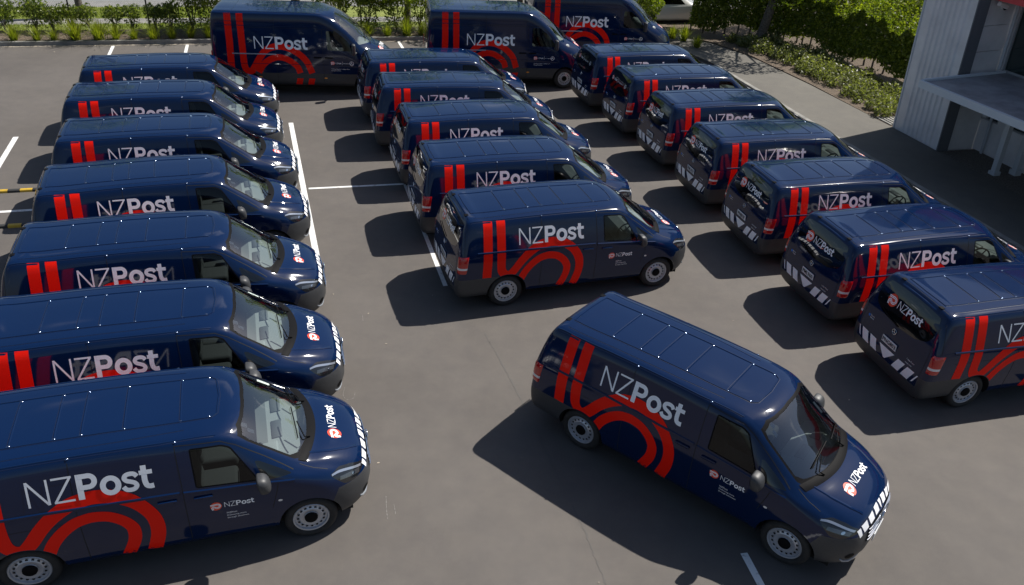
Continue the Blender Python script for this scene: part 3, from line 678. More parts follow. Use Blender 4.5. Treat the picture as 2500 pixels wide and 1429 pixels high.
    st = MB(); c0 = S.front(0, .765, .03); st.tube([c0+Vector((0, .075*cos(a), .075*sin(a))) for a in np.linspace(0, 2*pi, 25)], .010)
    for a in (pi/2, pi/2+2*pi/3, pi/2-2*pi/3): st.tube([c0, c0+Vector((0, .07*cos(a), .07*sin(a)))], [.014, .005])
    st.obj('badge', CHROME, gr, 60)
    fp = MB(); fc = S.front(0, .50, .012); fp.rbox(fc, (.012, .365, .125), .004, 1); fp.obj('front_plate', PLATE, root)
    for s in (-1, 1):
        lp = MB(); lp.tube([S.front(s*y, z, .006) for y, z in ((.40, .335), (.52, .335), (.62, .345), (.70, .375), (.745, .42))], [.012, .016, .018, .016, .008]); lp.obj('bumper_lip', SILVER, root, 60)
        decal('fog_recess', [disc2((s*.66, .47), .055, .05, 16, 2)], lambda a, b, o: S.front(a, b, o), BLACK, root, .004)
    # door mirrors, handles, side repeater
    for s in (-1, 1):
        m = MB(); bmm = bmesh.new(); bmesh.ops.create_uvsphere(bmm, u_segments=20, v_segments=14, radius=1.)
        for q in bmm.verts:
            x, y, z = q.co; p = lambda t, e: math.copysign(abs(t)**e, t)
            x, y, z = p(x, .75)*1.1, p(y, .62)*1.1, p(z, .68)*1.12
            if x < 0: x *= .35
            q.co = Vector((2.66+x*.10-.02*z, s*(1.045+y*.105), 1.205+z*.105))
        bmm.verts.index_update(); m.add([q.co.copy() for q in bmm.verts], [[q.index for q in g.verts] for g in bmm.faces]); bmm.free()
        m.tube([(2.70, s*.90, 1.13), (2.68, s*.97, 1.125), (2.67, s*1.02, 1.14)], [.045, .035, .04], 8)
        o = m.obj('door_mirror', CLAD, root, 60)
        gq = MB(); gq.add([(2.622, s*.955, 1.12), (2.622, s*1.135, 1.12), (2.622, s*1.135, 1.29), (2.622, s*.955, 1.29)], [(0, 1, 2, 3)]); gq.obj('mirror_glass', CHROME, o)
        for x, z in ((1.60, 1.085), (1.995, 1.068)):
            h = MB(); p = S.side(x, z, s, .016); h.rbox(p, (.215, .026, .034), .012, 2); h.rbox(S.side(x, z-.012, s, .002), (.15, .010, .055), .004, 1); h.obj('door_handle', PAINT, root, 40)
        decal('side_repeater', [disc2((2.855, .80), .026, .018, 14, 2)], lambda a, b, o: S.side(a, b, s, o), WHITELENS, root, .006)
    # tail lamps wrap the rear corner
    for s in (-1, 1):
        P = {}; zz = np.linspace(.835, 1.175, 9); aa = np.linspace(33, 80, 10)
        for i, z in enumerate(zz):
            for k, a in enumerate(aa):
                o = Vector((-.72, s*.70, z)); d = Vector((-cos(rad(a)), s*sin(rad(a)), 0))
                if a > 64: d = Vector((-cos(rad(64+(a-64)*(.4+.6*(i/8)))), s*sin(rad(64+(a-64)*(.4+.6*(i/8)))), 0))
                h = S.t.ray_cast(o, d); loc = h[0] if h[0] is not None else o+d*.25
                e = .014 if 0 < i < 8 and 0 < k < 9 else .0
                P[i, k] = loc+d*e
        def patch(i0, i1):
            v = []; f = []; n = len(aa)
            for i in range(i0, i1+1):
                for k in range(n): v.append(P[i, k])
            for i in range(i1-i0):
                for k in range(n-1): f.append((i*n+k, i*n+k+1, (i+1)*n+k+1, (i+1)*n+k))
            return v, f
        t = mk('tail_lamp', patch(3, 8), REDLENS, root, 60); mk('reversing_lens', patch(2, 3), WHITELENS, t, 60); mk('lower_lens', patch(0, 2), REDLENS, t, 60)
    # rear window, tailgate badge, plate, hinges
    RM = lambda a, b, o: S.rear(a, b, o)
    rw = [(-.62, 1.70), (-.70, 1.42), (-.64, 1.28), (-.40, 1.19), (0, 1.155), (.40, 1.19), (.64, 1.28), (.70, 1.42), (.62, 1.70), (.3, 1.725), (0, 1.73), (-.3, 1.725)]
    c = np.array((0, 1.44)); pv = [c]; pf = []; R_ = rounded(rw, .05, 3); nR = len(R_)
    for t in (.35, .7, 1.): pv += [c+(np.array(q)-c)*t for q in R_]
    for k in range(nR): pf.append((0, 1+k, 1+(k+1) % nR))
    for a in range(2):
        for k in range(nR): i0 = 1+a*nR; i1 = i0+nR; pf.append((i0+k, i1+k, i1+(k+1) % nR, i0+(k+1) % nR))
    rwin = decal('rear_window', [(pv, pf)], RM, DARKGLASS, root, .004)
    wp = MB(); wp.tube([S.rear(y, z, .02) for y, z in ((-.02, 1.165), (.2, 1.20), (.45, 1.262))], .008); wp.obj('rear_wiper', BLACK, root, 50)
    st = MB(); c0 = S.rear(0, 1.055, .010); st.tube([c0+Vector((0, .048*cos(a), .048*sin(a))) for a in np.linspace(0, 2*pi, 21)], .006)
    for a in (pi/2, pi/2+2*pi/3, pi/2-2*pi/3): st.tube([c0, c0+Vector((0, .046*cos(a), .046*sin(a)))], [.008, .004])
    st.obj('tailgate_badge', CHROME, root, 60)
    pl = MB(); pc = S.rear(0, .83, .012); pl.rbox(pc, (.012, .365, .125), .004, 1, Matrix.Rotation(rad(-3), 3, 'Y')); plate = pl.obj('number_plate', PLATE, root)
    bl = MB()
    for k in range(6):
        y0 = pc.y-.145+k*.05
        for a, b, c_, d_ in ((0, .008, -.034, .034), (.026, .034, -.034, .034), (.008, .026, .027, .034), (.008, .026, -.005, .003)): bl.box(pc.x-.0092, pc.x-.0085, y0+a, y0+b, pc.z+c_, pc.z+d_)
    o = bl.obj('plate_characters', BLACK, plate); o['variant'] = 'plate'
    for s in (-1, 1):
        h = MB(); h.rbox(S.top(-.705, s*.455, .0), (.075, .085, .016), .005, 1); h.obj('tailgate_hinge', BLACK, root)
    # vinyl graphics, both sides
    def arch(q):
        d = q-np.array((0., .335)); r = np.linalg.norm(d)
        return np.array((0., .335))+d/r*.402 if r < .402 else q
    for s in (-1, 1):
        SM = lambda a, b, o: S.side(a, b, s, o)
        st1 = strip2([(-.384, 1.764), (-.40, 1.2), (-.415, .708)], .172, step=.05)
        w2 = smooth2([(-.135, 1.764), (-.138, 1.5), (-.142, 1.2), (-.142, .98), (-.125, .83), (-.06, .745), (.04, .735), (.13, .825), (.26, 1.0), (.40, 1.14), (.58, 1.255), (.72, 1.295), (.87, 1.308), (1.08, 1.27), (1.27, 1.155), (1.395, .98), (1.442, .80), (1.43, .60), (1.355, .345)], 7)
        st2 = strip2(w2, .165, step=.04)
        w3 = smooth2([(.26, .60), (.34, .755), (.46, .90), (.60, 1.005), (.72, 1.045), (.83, 1.053), (.97, 1.02), (1.09, .935), (1.165, .83), (1.188, .73), (1.165, .57), (1.065, .345)], 7)
        st3 = strip2(w3, .145, step=.04)
        for pc_ in (st1, st2, st3): decal('red_stripe', [([arch(q) for q in pc_[0]], pc_[1])], SM, RED, root, .0028 if pc_ is not st2 else .0032)
        word = nzpost(1.)
        if s == -1: word = shift2(word, .205, 1.305)
        else: word = [([np.array((1.50-q[0], q[1]+1.305)) for q in v], f) for v, f in word]
        decal('wordmark', word, SM, WHITE, root, .0045)
        xd = (lambda x: x) if s == -1 else (lambda x: 4.62-x)
        disc, rib = roundel(.066, 0, 0)
        T = lambda P, cx, cz: [([np.array((xd(cx+q[0]), cz+q[1])) for q in v], f) for v, f in P]
        lg = decal('door_roundel', T([disc], 2.115, .885), SM, ORANGE, root, .003)
        decal('ribbon', T(rib, 2.115, .885), SM, WHITE, lg, .0042)
        decal('door_wordmark', T(nzpost(.265), 2.21, .850), SM, WHITE, root, .003)
        sm = [text2('NZPost', .038)]; sm2 = shift2([text2('Delivering more', .034)], 0, -.042)+shift2([text2('through emissions', .034)], 0, -.084)
        decal('door_lettering', T(sm+sm2, 2.22, .735), SM, WHITE, root, .003)
    # bonnet graphics
    BT = lambda a, b, o: S.top(a, b, o)
    rot = lambda P, cx, cy: [([np.array((cx-q[1], cy+q[0])) for q in v], f) for v, f in P]   # text reads across the van
    disc, rib = roundel(.088)
    lg = decal('bonnet_roundel', rot([disc], 3.615, -.25), BT, ORANGE, root, .003); decal('ribbon', rot(rib, 3.615, -.25), BT, WHITE, lg, .0042)
    decal('bonnet_wordmark', rot(nzpost(.355), 3.655, -.135), BT, WHITE, root, .003)
    zt = lambda y: .958-.125*(abs(y)/.60)**2; FM = lambda a, b, o: S.front(a, b, o)
    for sg in (-1, 1):
        for y0, y1, sl in ((.075, .185, .0), (.235, .345, .02), (.395, .495, .03), (.540, .590, .02)):
            decal('white_block', [quad2((sg*y0, zt(y0)-.085), (sg*y1, zt(y1)-.085), (sg*(y1+sl), zt(y1)+.010), (sg*(y0+sl*.3), zt(y0)+.010), 4, 4)], FM, WHITE, root, .004)
    decal('white_block', [quad2((-.008, .868), (.008, .868), (.035, .962), (-.035, .962), 3, 4)], FM, WHITE, root, .004)
    # tailgate graphics (two versions of the rear window print)
    ry = lambda P, cy, cz: [([np.array((cy-q[0], cz+q[1])) for q in v], f) for v, f in P]     # seen from behind, +y is left
    disc, rib = roundel(.110)
    lg = decal('rear_roundel', ry([disc], .345, 1.46), RM, ORANGE, root, .0075); lg['variant'] = 'big'
    decal('ribbon', ry(rib, .345, 1.46), RM, WHITE, lg, .0088)
    o = decal('rear_wordmark', ry(nzpost(.455), .195, 1.40), RM, WHITE, root, .0075); o['variant'] = 'big'
    disc, rib = roundel(.062)
    lg = decal('rear_roundel', ry([disc], .47, 1.50), RM, ORANGE, root, .0075); lg['variant'] = 'small'; decal('ribbon', ry(rib, .47, 1.50), RM, WHITE, lg, .0088)
    sm = ry(nzpost(.18), .385, 1.47)+ry([strip2([(0, -.05), (0, .10)], .006)], .10, 1.48)+ry([text2('Mercedes-Benz', .055)], .06, 1.475)
    ring = [strip2([(.05*cos(a), .05*sin(a)) for a in np.linspace(0, 2*pi, 25)[:-1]], .009, closed=True)]+[strip2([(0, 0), (.048*cos(a), .048*sin(a))], .010) for a in (pi/2, pi/2+2*pi/3, pi/2-2*pi/3)]
    o = decal('rear_wordmark', sm, RM, WHITE, root, .0075); o['variant'] = 'small'; o = decal('rear_emblem', ry(ring, -.44, 1.49), RM, WHITE, root, .0075); o['variant'] = 'small'
    bk = []
    for sg in (-1, 1):
        for a in (.205, .435): bk.append(quad2((sg*a, .512), (sg*(a+.168), .515), (sg*(a+.26), .715), (sg*(a+.092), .712), 4, 4))
        bk.append(quad2((sg*.675, .535), (sg*.715, .56), (sg*.785, .705), (sg*.760, .705), 2, 3))
    bk.append(quad2((-.02, .53), (.02, .53), (.20, .712), (-.20, .712), 6, 4))
    for q in bk: decal('white_block', [q], RM, WHITE, root, .003)
    decal('tailgate_sticker', ry([disc2((0, 0), .026, .026, 14, 2)], .66, .98), RM, BLUE, root, .003)
    decal('tailgate_lettering', ry([text2('Electric', .034)], .625, .985)+ry([text2('Vehicle', .034)], .625, .945)+ry([text2('1 Step Closer', .034)], -.44, .815)+ry([text2('nzpost.co.nz', .030)], -.44, .755), RM, WHITE, root, .003)
    # underside, wheel wells, wheels
    ub = MB(); ub.box(-.85, 3.75, -.74, .74, .20, .30); ub.obj('underbody', WELL, root)
    for cx in (0, 3.2):
        for s in (-1, 1):
            wl = MB(); v = []; f = []; n = 20
            for k in range(n+1):
                a = pi*1.12*k/n-.06*pi
                for y in (.935, .60): v.append((cx+.392*cos(a), s*(y if y < .9 else abs(S.side(cx+.392*cos(a), max(.3, .335+.392*sin(a)), s, -.006).y)), .335+.392*sin(a)))
            for k in range(n): f.append((2*k, 2*k+1, 2*k+3, 2*k+2))
            v2 = [(cx+.392*cos(2*pi*k/24), s*.60, .335+.392*sin(2*pi*k/24)) for k in range(24)]
            wl.add(v, f); wl.add(v2, [tuple(range(24))]); wl.obj('wheel_well', WELL, root)
    for cx in (-.01, 3.2):
        for s in (-1, 1): make_wheel(root, cx, s*.905, s)
    # cab interior
    it = MB(); it.add([(x, y, z) for x in (1.66, 1.70) for y, z in ((-.90, .40), (.90, .40), (.88, 1.2), (.68, 1.74), (-.68, 1.74), (-.88, 1.2))], [(0, 1, 2, 3, 4, 5), (11, 10, 9, 8, 7, 6)]); it.box(1.70, 3.10, -.86, .86, .42, .46); it.obj('bulkhead', BLACK, root)
    d = MB(); d.add([(2.70, -.80, .62), (2.70, .80, .62), (2.64, .80, 1.0), (2.64, -.80, 1.0), (2.78, .80, 1.085), (2.78, -.80, 1.085), (3.17, .74, 1.135), (3.17, -.74, 1.135), (3.22, .74, .60), (3.22, -.74, .60)], [(0, 1, 2, 3), (3, 2, 4, 5), (5, 4, 6, 7), (7, 6, 8, 9)]); dash = d.obj('dashboard', DASH, root)
    tr = MB()
    for y, w, x in ((.02, .34, 2.90), (.52, .30, 2.91), (-.68, .10, 2.97)): tr.rbox((x, y, 1.094+.128*(x-2.78)), (.13, w, .012), .004, 1, Matrix.Rotation(rad(-7), 3, 'Y'))
    tr.rbox((2.74, -.44, 1.08), (.10, .34, .05), .02, 2, Matrix.Rotation(rad(-10), 3, 'Y')); tr.rbox((2.66, .02, .86), (.02, .30, .22), .008, 1); tr.obj('tray', DASHL, dash, 50)
    cw_ = MB(); cw_.rbox((2.80, -.44, 1.105), (.20, .42, .05), .022, 3, Matrix.Rotation(rad(-7), 3, 'Y')); cw_.obj('instrument_cowl', DASH, dash, 60)
    for y in (-.44, .12, .52):
        sm_ = MB(); w = .48 if y < 0 else .40
        sm_.rbox((2.12, y, .74), (.52, w, .17), .05, 3); sm_.rbox((1.86, y, 1.08), (.15, w, .62), .055, 3, Matrix.Rotation(rad(-9), 3, 'Y')); sm_.rbox((1.80, y, 1.46), (.09, .25, .17), .035, 3, Matrix.Rotation(rad(-9), 3, 'Y')); sm_.obj('seat', SEAT, root, 50)
    sw = MB(); c0 = Vector((2.60, -.44, 1.08)); ax = Vector((-.80, 0, .60)); e1 = Vector((0, 1, 0)); e2 = ax.cross(e1).normalized()
    sw.tube([c0+(e1*cos(a)+e2*sin(a))*.19 for a in np.linspace(0, 2*pi, 29)], .015, 7, False); sw.tube([c0, Vector((2.85, -.44, .95))], .03)
    for a in (0, pi, -pi/2): sw.tube([c0, c0+(e1*cos(a)+e2*sin(a))*.185], .014)
    sw.obj('steering_wheel', BLACK, root, 60)
    pp = MB()
    for (x, y, a, b) in ((2.80, .545, .15, .085), (2.545, -.50, .06, .055), (2.615, -.55, .07, .045)):
        v, f = quad2((x-a/2, y-b/2), (x+a/2, y-b/2), (x+a/2, y+b/2), (x-a/2, y+b/2), 2, 2); pp.add([S.top(q[0], q[1], -.006) for q in v], f)
    pp.obj('windscreen_labels', PAPER, root)
    return root, S, pc
van0, VAN_S, PLATE_C = make_van()

# ------------------------------------------------------------------ the high-roof van (one prototype)
SPROF = [(.80, .27), (.94, .35), (.975, .62), (.985, 1.0), (.978, 1.38), (.960, 1.65), (.925, 2.05), (.890, 2.36), (.845, 2.455), (.45, 2.49), (0, 2.50)]
def highroof_keys():
    tz = [.2, .4, 1.2, 2.0, 2.45, 2.6]; tx = [-.93, -.985, -.985, -.955, -.90, -.86]; K = []
    for d, ins, drop in ((0, .10, .07), (.03, .035, .025), (.09, .008, .006), (.2, 0, 0)):
        K.append([(np.interp(z, tz, tx)+d, y*(1-ins/.985), z-(drop if j >= 7 else drop*.3 if j == 6 else 0)) for j, (y, z) in enumerate(SPROF)])
    for x in (-.4, .4, 1.2, 1.9): K.append([(x, y, z) for y, z in SPROF])
    low = lambda x: [(x, .80, .27), (x, .94, .35), (x, .975, .62), (x, .985, 1.0)]
    K.append(low(2.3)+[(2.3, .978, 1.37), (2.3, .96, 1.63), (2.3, .925, 2.02), (2.28, .888, 2.33), (2.3, .84, 2.43), (2.33, .45, 2.475), (2.34, 0, 2.485)])
    K.append(low(2.65)+[(2.65, .975, 1.34), (2.65, .955, 1.57), (2.62, .925, 1.90), (2.60, .885, 2.20), (2.64, .82, 2.29), (2.74, .45, 2.375), (2.77, 0, 2.39)])
    K.append(low(3.1)+[(3.1, .97, 1.28), (3.1, .945, 1.46), (3.06, .915, 1.67), (3.05, .875, 1.86), (3.10, .81, 1.93), (3.26, .45, 2.01), (3.30, 0, 2.02)])
    K.append(low(3.52)+[(3.52, .96, 1.18), (3.52, .93, 1.29), (3.50, .895, 1.38), (3.50, .85, 1.45), (3.54, .79, 1.49), (3.72, .45, 1.55), (3.77, 0, 1.56)])
    K.append([(3.95, .80, .27), (3.95, .94, .35), (3.95, .965, .6), (3.95, .955, .86), (3.95, .92, 1.04), (3.95, .88, 1.14), (3.95, .835, 1.21), (3.95, .78, 1.27), (3.98, .70, 1.32), (4.06, .42, 1.385), (4.08, 0, 1.395)])
    K.append([(4.25, .72, .27), (4.28, .83, .36), (4.29, .86, .55), (4.29, .855, .74), (4.28, .83, .88), (4.27, .79, .97), (4.26, .745, 1.04), (4.26, .69, 1.10), (4.27, .61, 1.16), (4.31, .38, 1.22), (4.32, 0, 1.235)])
    K.append([(4.42, .52, .30), (4.47, .60, .38), (4.49, .63, .52), (4.49, .63, .66), (4.48, .62, .78), (4.47, .60, .86), (4.455, .57, .93), (4.45, .53, .98), (4.45, .47, 1.03), (4.465, .30, 1.07), (4.47, 0, 1.08)])
    K.append([(4.50, .34, .35), (4.54, .38, .41), (4.555, .40, .52), (4.555, .40, .62), (4.55, .395, .71), (4.54, .385, .78), (4.53, .365, .84), (4.52, .34, .89), (4.515, .30, .93), (4.52, .19, .955), (4.525, 0, .96)])
    return K
def make_highroof():
    root = empty('high_roof_van'); G = loft(highroof_keys(), step=.11); bm = body_bmesh(G); S = Surf(bm); lay = bm.faces.layers.int.new('part')
    bside = lambda c: abs(c.y) > .55
    ws = [(-.78, 1.53), (0, 1.555), (.78, 1.53), (.80, 1.60), (.79, 2.10), (.74, 2.28), (.55, 2.38), (.25, 2.42), (-.25, 2.42), (-.55, 2.38), (-.74, 2.28), (-.79, 2.10), (-.80, 1.60)]
    cut_poly(bm, ws, 'front', lambda c: c.x > 2.3, lay, 2)
    win = rounded([(2.47, 1.43), (2.45, 2.0), (2.72, 2.0), (3.0, 1.78), (3.33, 1.40)], .05)
    cut_poly(bm, win, 'side', bside, lay, 4)
    cut_poly(bm, rounded([(3.87, 1.12), (4.05, 1.20), (4.36, 1.06), (4.42, .92), (4.2, .90)], .04), 'side', lambda c: abs(c.y) > .45, lay, 6)
    for cx in (0, 3.665): cut_poly(bm, ngon((cx, .345), .41, 24), 'side', bside, lay, 9)
    cut_plane(bm, (0, 0, .70), (0, 0, 1), lambda c: True)
    for f in bm.faces:
        if f[lay] == 0 and f.calc_center_median().z < .70: f[lay] = 7
    bm.verts.index_update()
    V = lambda *t: faces_to(bm, lambda f: f[lay] in t)
    VS = lambda t, s: faces_to(bm, lambda f: f[lay] == t and f.calc_center_median().y*s > 0)
    body = mk('body', V(0), PAINT, root, 38); mk('lower_cladding', V(7), CLAD, root, 40); mk('windscreen', V(2), WSGLASS, root, 40)
    for s in (-1, 1): mk('door_window', VS(4, s), SIDEGLASS, root, 40); mk('headlight', VS(6, s), LENS, root, 40)
    bm.free()
    mb = MB()
    for sg in (-1, 1):
        for path, w in (([(-.80, 2.10), (2.2, 2.10)], .03), ([(-.80, 2.22), (2.3, 2.20)], .02), ([(-.85, .98), (3.2, .98)], .02)):
            ridge(mb, [S.side(x, z, sg, 0) for x, z in resample(path, .15)], w, .008, (0, sg, .1))
        ridge(mb, [S.top(x, sg*.78, 0) for x in np.linspace(-.8, 2.3, 20)], .03, .008, (0, 0, 1))
    for x in (-.3, .2, .7, 1.2, 1.7): ridge(mb, [S.top(x, y, 0) for y in np.linspace(-.6, .6, 12)], .03, .006, (0, 0, 1))
    mb.obj('pressed_beads', PAINT, body, 30)
    mb = MB()
    for sg in (-1, 1):
        sd = lambda pts, w=.011: mb.add(*(lambda q: ([S.side(p[0], p[1], sg, .0012) for p in q[0]], q[1]))(strip2(pts, w, across=1, step=.07)))
        sd([(.92, .40), (.92, 2.38)]); sd([(2.33, .40), (2.33, 2.05)]); sd([(2.33, 2.05), (2.75, 2.06), (3.05, 1.84), (3.42, 1.42)]); sd([(-.78, .75), (-.78, 2.05), (.90, 2.05)], .008); sd([(.95, 2.05), (2.30, 2.05)], .008)
    mb.obj('panel_gaps', SEAM, body)
    for s in (-1, 1):
        SM = lambda a, b, o: S.side(a, b, s, o)
        r = MB(); r.rbox(S.side(.28, 1.275, s, .006), (1.30, .016, .034), .005, 1); r.obj('door_rail', SILVER, root)
        for x in (-.55, .40, 2.38): decal('side_marker', [disc2((x, .565), .05, .022, 14, 2)], SM, AMBER, root, .006)
        m = MB(); m.rbox((3.27, s*1.10, 1.50), (.12, .20, .34), .05, 3); m.tube([(3.34, s*.93, 1.36), (3.28, s*1.06, 1.36)], .03); m.obj('door_mirror', CLAD, root, 60)
        for x in (2.16, 2.50): h = MB(); h.rbox(S.side(x, 1.20, s, .014), (.24, .026, .04), .012, 2); h.obj('door_handle', BLACK, root, 40)
        st1 = strip2([(-.41, 2.435), (-.41, 1.6), (-.44, .70)], .20, step=.08)
        w2 = smooth2([(-.06, 2.435), (-.055, 2.0), (-.05, 1.4), (-.05, 1.0), (-.02, .82), (.06, .745), (.17, .76), (.27, .90), (.44, 1.17), (.62, 1.38), (.82, 1.48), (1.05, 1.515), (1.32, 1.46), (1.62, 1.29), (1.84, 1.05), (1.97, .71)], 7)
        w3 = smooth2([(.36, .71), (.50, .93), (.68, 1.08), (.86, 1.165), (1.02, 1.185), (1.22, 1.14), (1.42, 1.02), (1.55, .88), (1.61, .71)], 7)
        for pc_, o_ in ((st1, .003), (strip2(w2, .195, step=.06), .0034), (strip2(w3, .185, step=.06), .003)): decal('red_stripe', [pc_], SM, RED, root, o_)
        for a, b in ((1.50, 1.69), (1.86, 2.05)): decal('red_stripe', [quad2((a-.05, .34), (b-.05, .34), (b, .545), (a, .545))], SM, RED, root, .004)
        word = [([np.array((.30+q[0]*1.22 if s == -1 else 1.88-q[0]*1.22, 1.43+q[1]*1.22)) for q in v], f) for v, f in nzpost(1.)]
        decal('wordmark', word, SM, WHITE, root, .005)
        xd = (lambda x: x) if s == -1 else (lambda x: 5.7-x)
        T = lambda P, cx, cz: [([np.array((xd(cx+q[0]), cz+q[1])) for q in v], f) for v, f in P]
        disc, rib = roundel(.062); lg = decal('door_roundel', T([disc], 2.61, 1.04), SM, ORANGE, root, .003); decal('ribbon', T(rib, 2.61, 1.04), SM, WHITE, lg, .0045)
        ring = [strip2([(.06*cos(a), .06*sin(a)) for a in np.linspace(0, 2*pi, 25)[:-1]], .011, closed=True)]+[strip2([(0, 0), (.057*cos(a), .057*sin(a))], .012) for a in (pi/2, pi/2+2*pi/3, pi/2-2*pi/3)]
        decal('door_lettering', T(nzpost(.14), 2.69, 1.02)+T([strip2([(0, -.05), (0, .06)], .006)], 2.905, 1.04)+T([text2('Mercedes-Benz', .040)], 2.93, 1.025)+T(ring, 3.19, 1.04)+T([text2('Working together to deliver more', .040)], 2.56, .85)+T([text2('through emissions', .040)], 2.56, .80), SM, WHITE, root, .003)
        t = MB(); t.rbox((-.965, s*.90, 1.12), (.06, .09, .42), .02, 2); t.obj('tail_lamp', REDLENS, root, 50)
    rot = lambda P, cx, cy: [([np.array((cx-q[1], cy+q[0])) for q in v], f) for v, f in P]
    disc, rib = roundel(.10); BT = lambda a, b, o: S.top(a, b, o)
    lg = decal('bonnet_roundel', rot([disc], 4.10, -.34), BT, ORANGE, root, .003); decal('ribbon', rot(rib, 4.10, -.34), BT, WHITE, lg, .0045); decal('bonnet_wordmark', rot(nzpost(.42), 4.15, -.20), BT, WHITE, root, .003)
    decal('rear_window', [quad2((-.72, 1.45), (-.06, 1.45), (-.06, 2.1), (-.72, 2.1), 6, 6), quad2((.06, 1.45), (.72, 1.45), (.72, 2.1), (.06, 2.1), 6, 6)], lambda a, b, o: S.rear(a, b, o), DARKGLASS, root, .004)
    gr = decal('grille', [quad2((-.42, .60), (.42, .60), (.36, .90), (-.36, .90), 10, 6)], lambda a, b, o: S.front(a, b, o), BLACK, root, .004)
    for k in range(3):
        w = MB(); w.tube([S.front(y, .66+.08*k, .012) for y in np.linspace(-.38, .38, 11)], .012); w.obj('grille_bar', CHROME, gr, 60)
    for (px, py), (ax, ay), (bx, by) in (((3.78, -.42), (3.60, -.52), (3.55, .10)), ((3.77, .42), (3.58, .25), (3.45, .72))):
        w = MB(); w.tube([S.top(px, py, .02), S.top(ax, (ay+by)/2, .03)], .01); w.tube([S.top(ax+(bx-ax)*t, ay+(by-ay)*t, .018) for t in np.linspace(0, 1, 8)], .009); w.obj('wiper', BLACK, root, 50)
    ub = MB(); ub.box(-.85, 4.2, -.76, .76, .22, .32); ub.obj('underbody', WELL, root)
    for cx in (0, 3.665):
        for s in (-1, 1):
            wl = MB(); v = []; f = []; n = 18
            for k in range(n+1):
                a = pi*1.1*k/n-.05*pi
                for y in (.95, .62): v.append((cx+.41*cos(a), s*y, .345+.41*sin(a)))
            for k in range(n): f.append((2*k, 2*k+1, 2*k+3, 2*k+2))
            wl.add(v, f); wl.add([(cx+.41*cos(2*pi*k/24), s*.62, .345+.41*sin(2*pi*k/24)) for k in range(24)], [tuple(range(24))]); wl.obj('wheel_well', WELL, root)
    for cx in (0, 3.665):
        for s in (-1, 1): make_wheel(root, cx, s*.94, s, .345, .225)
    it = MB(); it.box(2.12, 2.16, -.86, .86, .45, 2.2); it.box(2.16, 3.6, -.88, .88, .62, .66); it.obj('bulkhead', BLACK, root)
    d = MB(); d.rbox((3.55, 0, 1.20), (.5, 1.6, .5), .08, 2); d.obj('dashboard', DASH, root, 50)
    for y in (-.48, .10, .56):
        q = MB(); q.rbox((2.60, y, 1.02), (.5, .46, .2), .05, 3); q.rbox((2.36, y, 1.42), (.15, .46, .7), .055, 3, Matrix.Rotation(rad(-8), 3, 'Y')); q.rbox((2.30, y, 1.86), (.09, .26, .18), .035, 3); q.obj('seat', SEAT, root, 50)
    return root
high0 = make_highroof()

# ------------------------------------------------------------------ the fleet, each van in its place
FLEET = 'navy courier vans drawn up in rows'
VANS = [  # x, y, heading in degrees, rear window print, plate, label
 (1.713, 9.831, 323.09, 'big', None, 'lone navy courier van parked askew in the right foreground, nose to the lower right'),
 (-5.687, 6.853, 19.76, 'big', None, 'navy courier van nearest the camera in the left row, cut by the lower left corner'),
 (-6.504, 9.021, 18.97, 'big', None, 'second navy courier van from the front of the left row'),
 (-7.334, 11.304, 19.43, 'big', None, 'third navy courier van from the front of the left row'),
 (-8.211, 13.695, 22.33, 'big', None, 'fourth navy courier van from the front, middle of the seven in the left row'),
 (-9.121, 16.162, 19.63, 'big', None, 'fifth navy courier van from the front of the left row'),
 (-10.152, 18.551, 18.83, 'big', None, 'sixth navy courier van from the front, second to last of the left row'),
 (-10.922, 20.843, 19.98, 'big', None, 'farthest navy courier van of the left row, before the planted kerb'),
 (-.429, 13.792, 20.33, 'big', None, 'front navy courier van of the middle row, its whole right side in view'),
 (-1.358, 16.257, 17.70, 'big', None, 'second navy courier van from the front of the middle row'),
 (-2.172, 18.706, 18.22, 'big', None, 'third navy courier van from the front, centre of the five in the middle row'),
 (-3.147, 21.069, 14.83, 'big', None, 'fourth navy courier van from the front of the middle row'),
 (-3.935, 23.250, 17.28, 'big', None, 'farthest navy courier van of the middle row, beside the high-roof vans'),
 (7.43, 11.589, 16.23, 'big', 'PNG803', 'navy courier van with plate PNG803, nearest of the right row, cut by the right edge'),
 (6.665, 13.871, 18.07, 'big', 'PML960', 'navy courier van with plate PML960, second from the front of the right row'),
 (5.898, 16.298, 16.48, 'big', 'PNJ818', 'navy courier van with plate PNJ818, third from the front of the right row'),
 (5.156, 18.726, 16.71, 'big', 'PML959', 'navy courier van with plate PML959, fourth and middle one of the right row'),
 (4.399, 21.087, 17.74, 'big', 'PNJ805', 'fifth navy courier van from the front of the right row, large roundel on rear window'),
 (3.559, 23.374, 17.80, 'small', None, 'second to last navy courier van of the right row, small print on rear window'),
 (2.655, 25.569, 17.98, 'small', None, 'farthest navy courier van of the right row, small print on rear window'),
]
for i, (x, y, a, var, plate, label) in enumerate(VANS):
    skip = {'big': ('small',), 'small': ('big',)}[var]+(('plate',) if plate else ())
    o = copy_tree(van0, None, skip); o.location = (x, y, 0); o.rotation_euler.z = rad(a); tag(o, label, 'van', FLEET)
    if plate:
        pn = [c for c in o.children if c.name.startswith('number_plate')][0]
        v, f = text2(plate, .105, 'CENTER', .002)
        mk('plate_characters', ([(PLATE_C.x-.0092+(q[1]-.037)*-.052, PLATE_C.y-q[0]*.92, PLATE_C.z-.036+q[1]) for q in v], f), BLACK, pn)
def drop(o):
    for c in list(o.children): drop(c)
    bpy.data.objects.remove(o)
drop(van0)
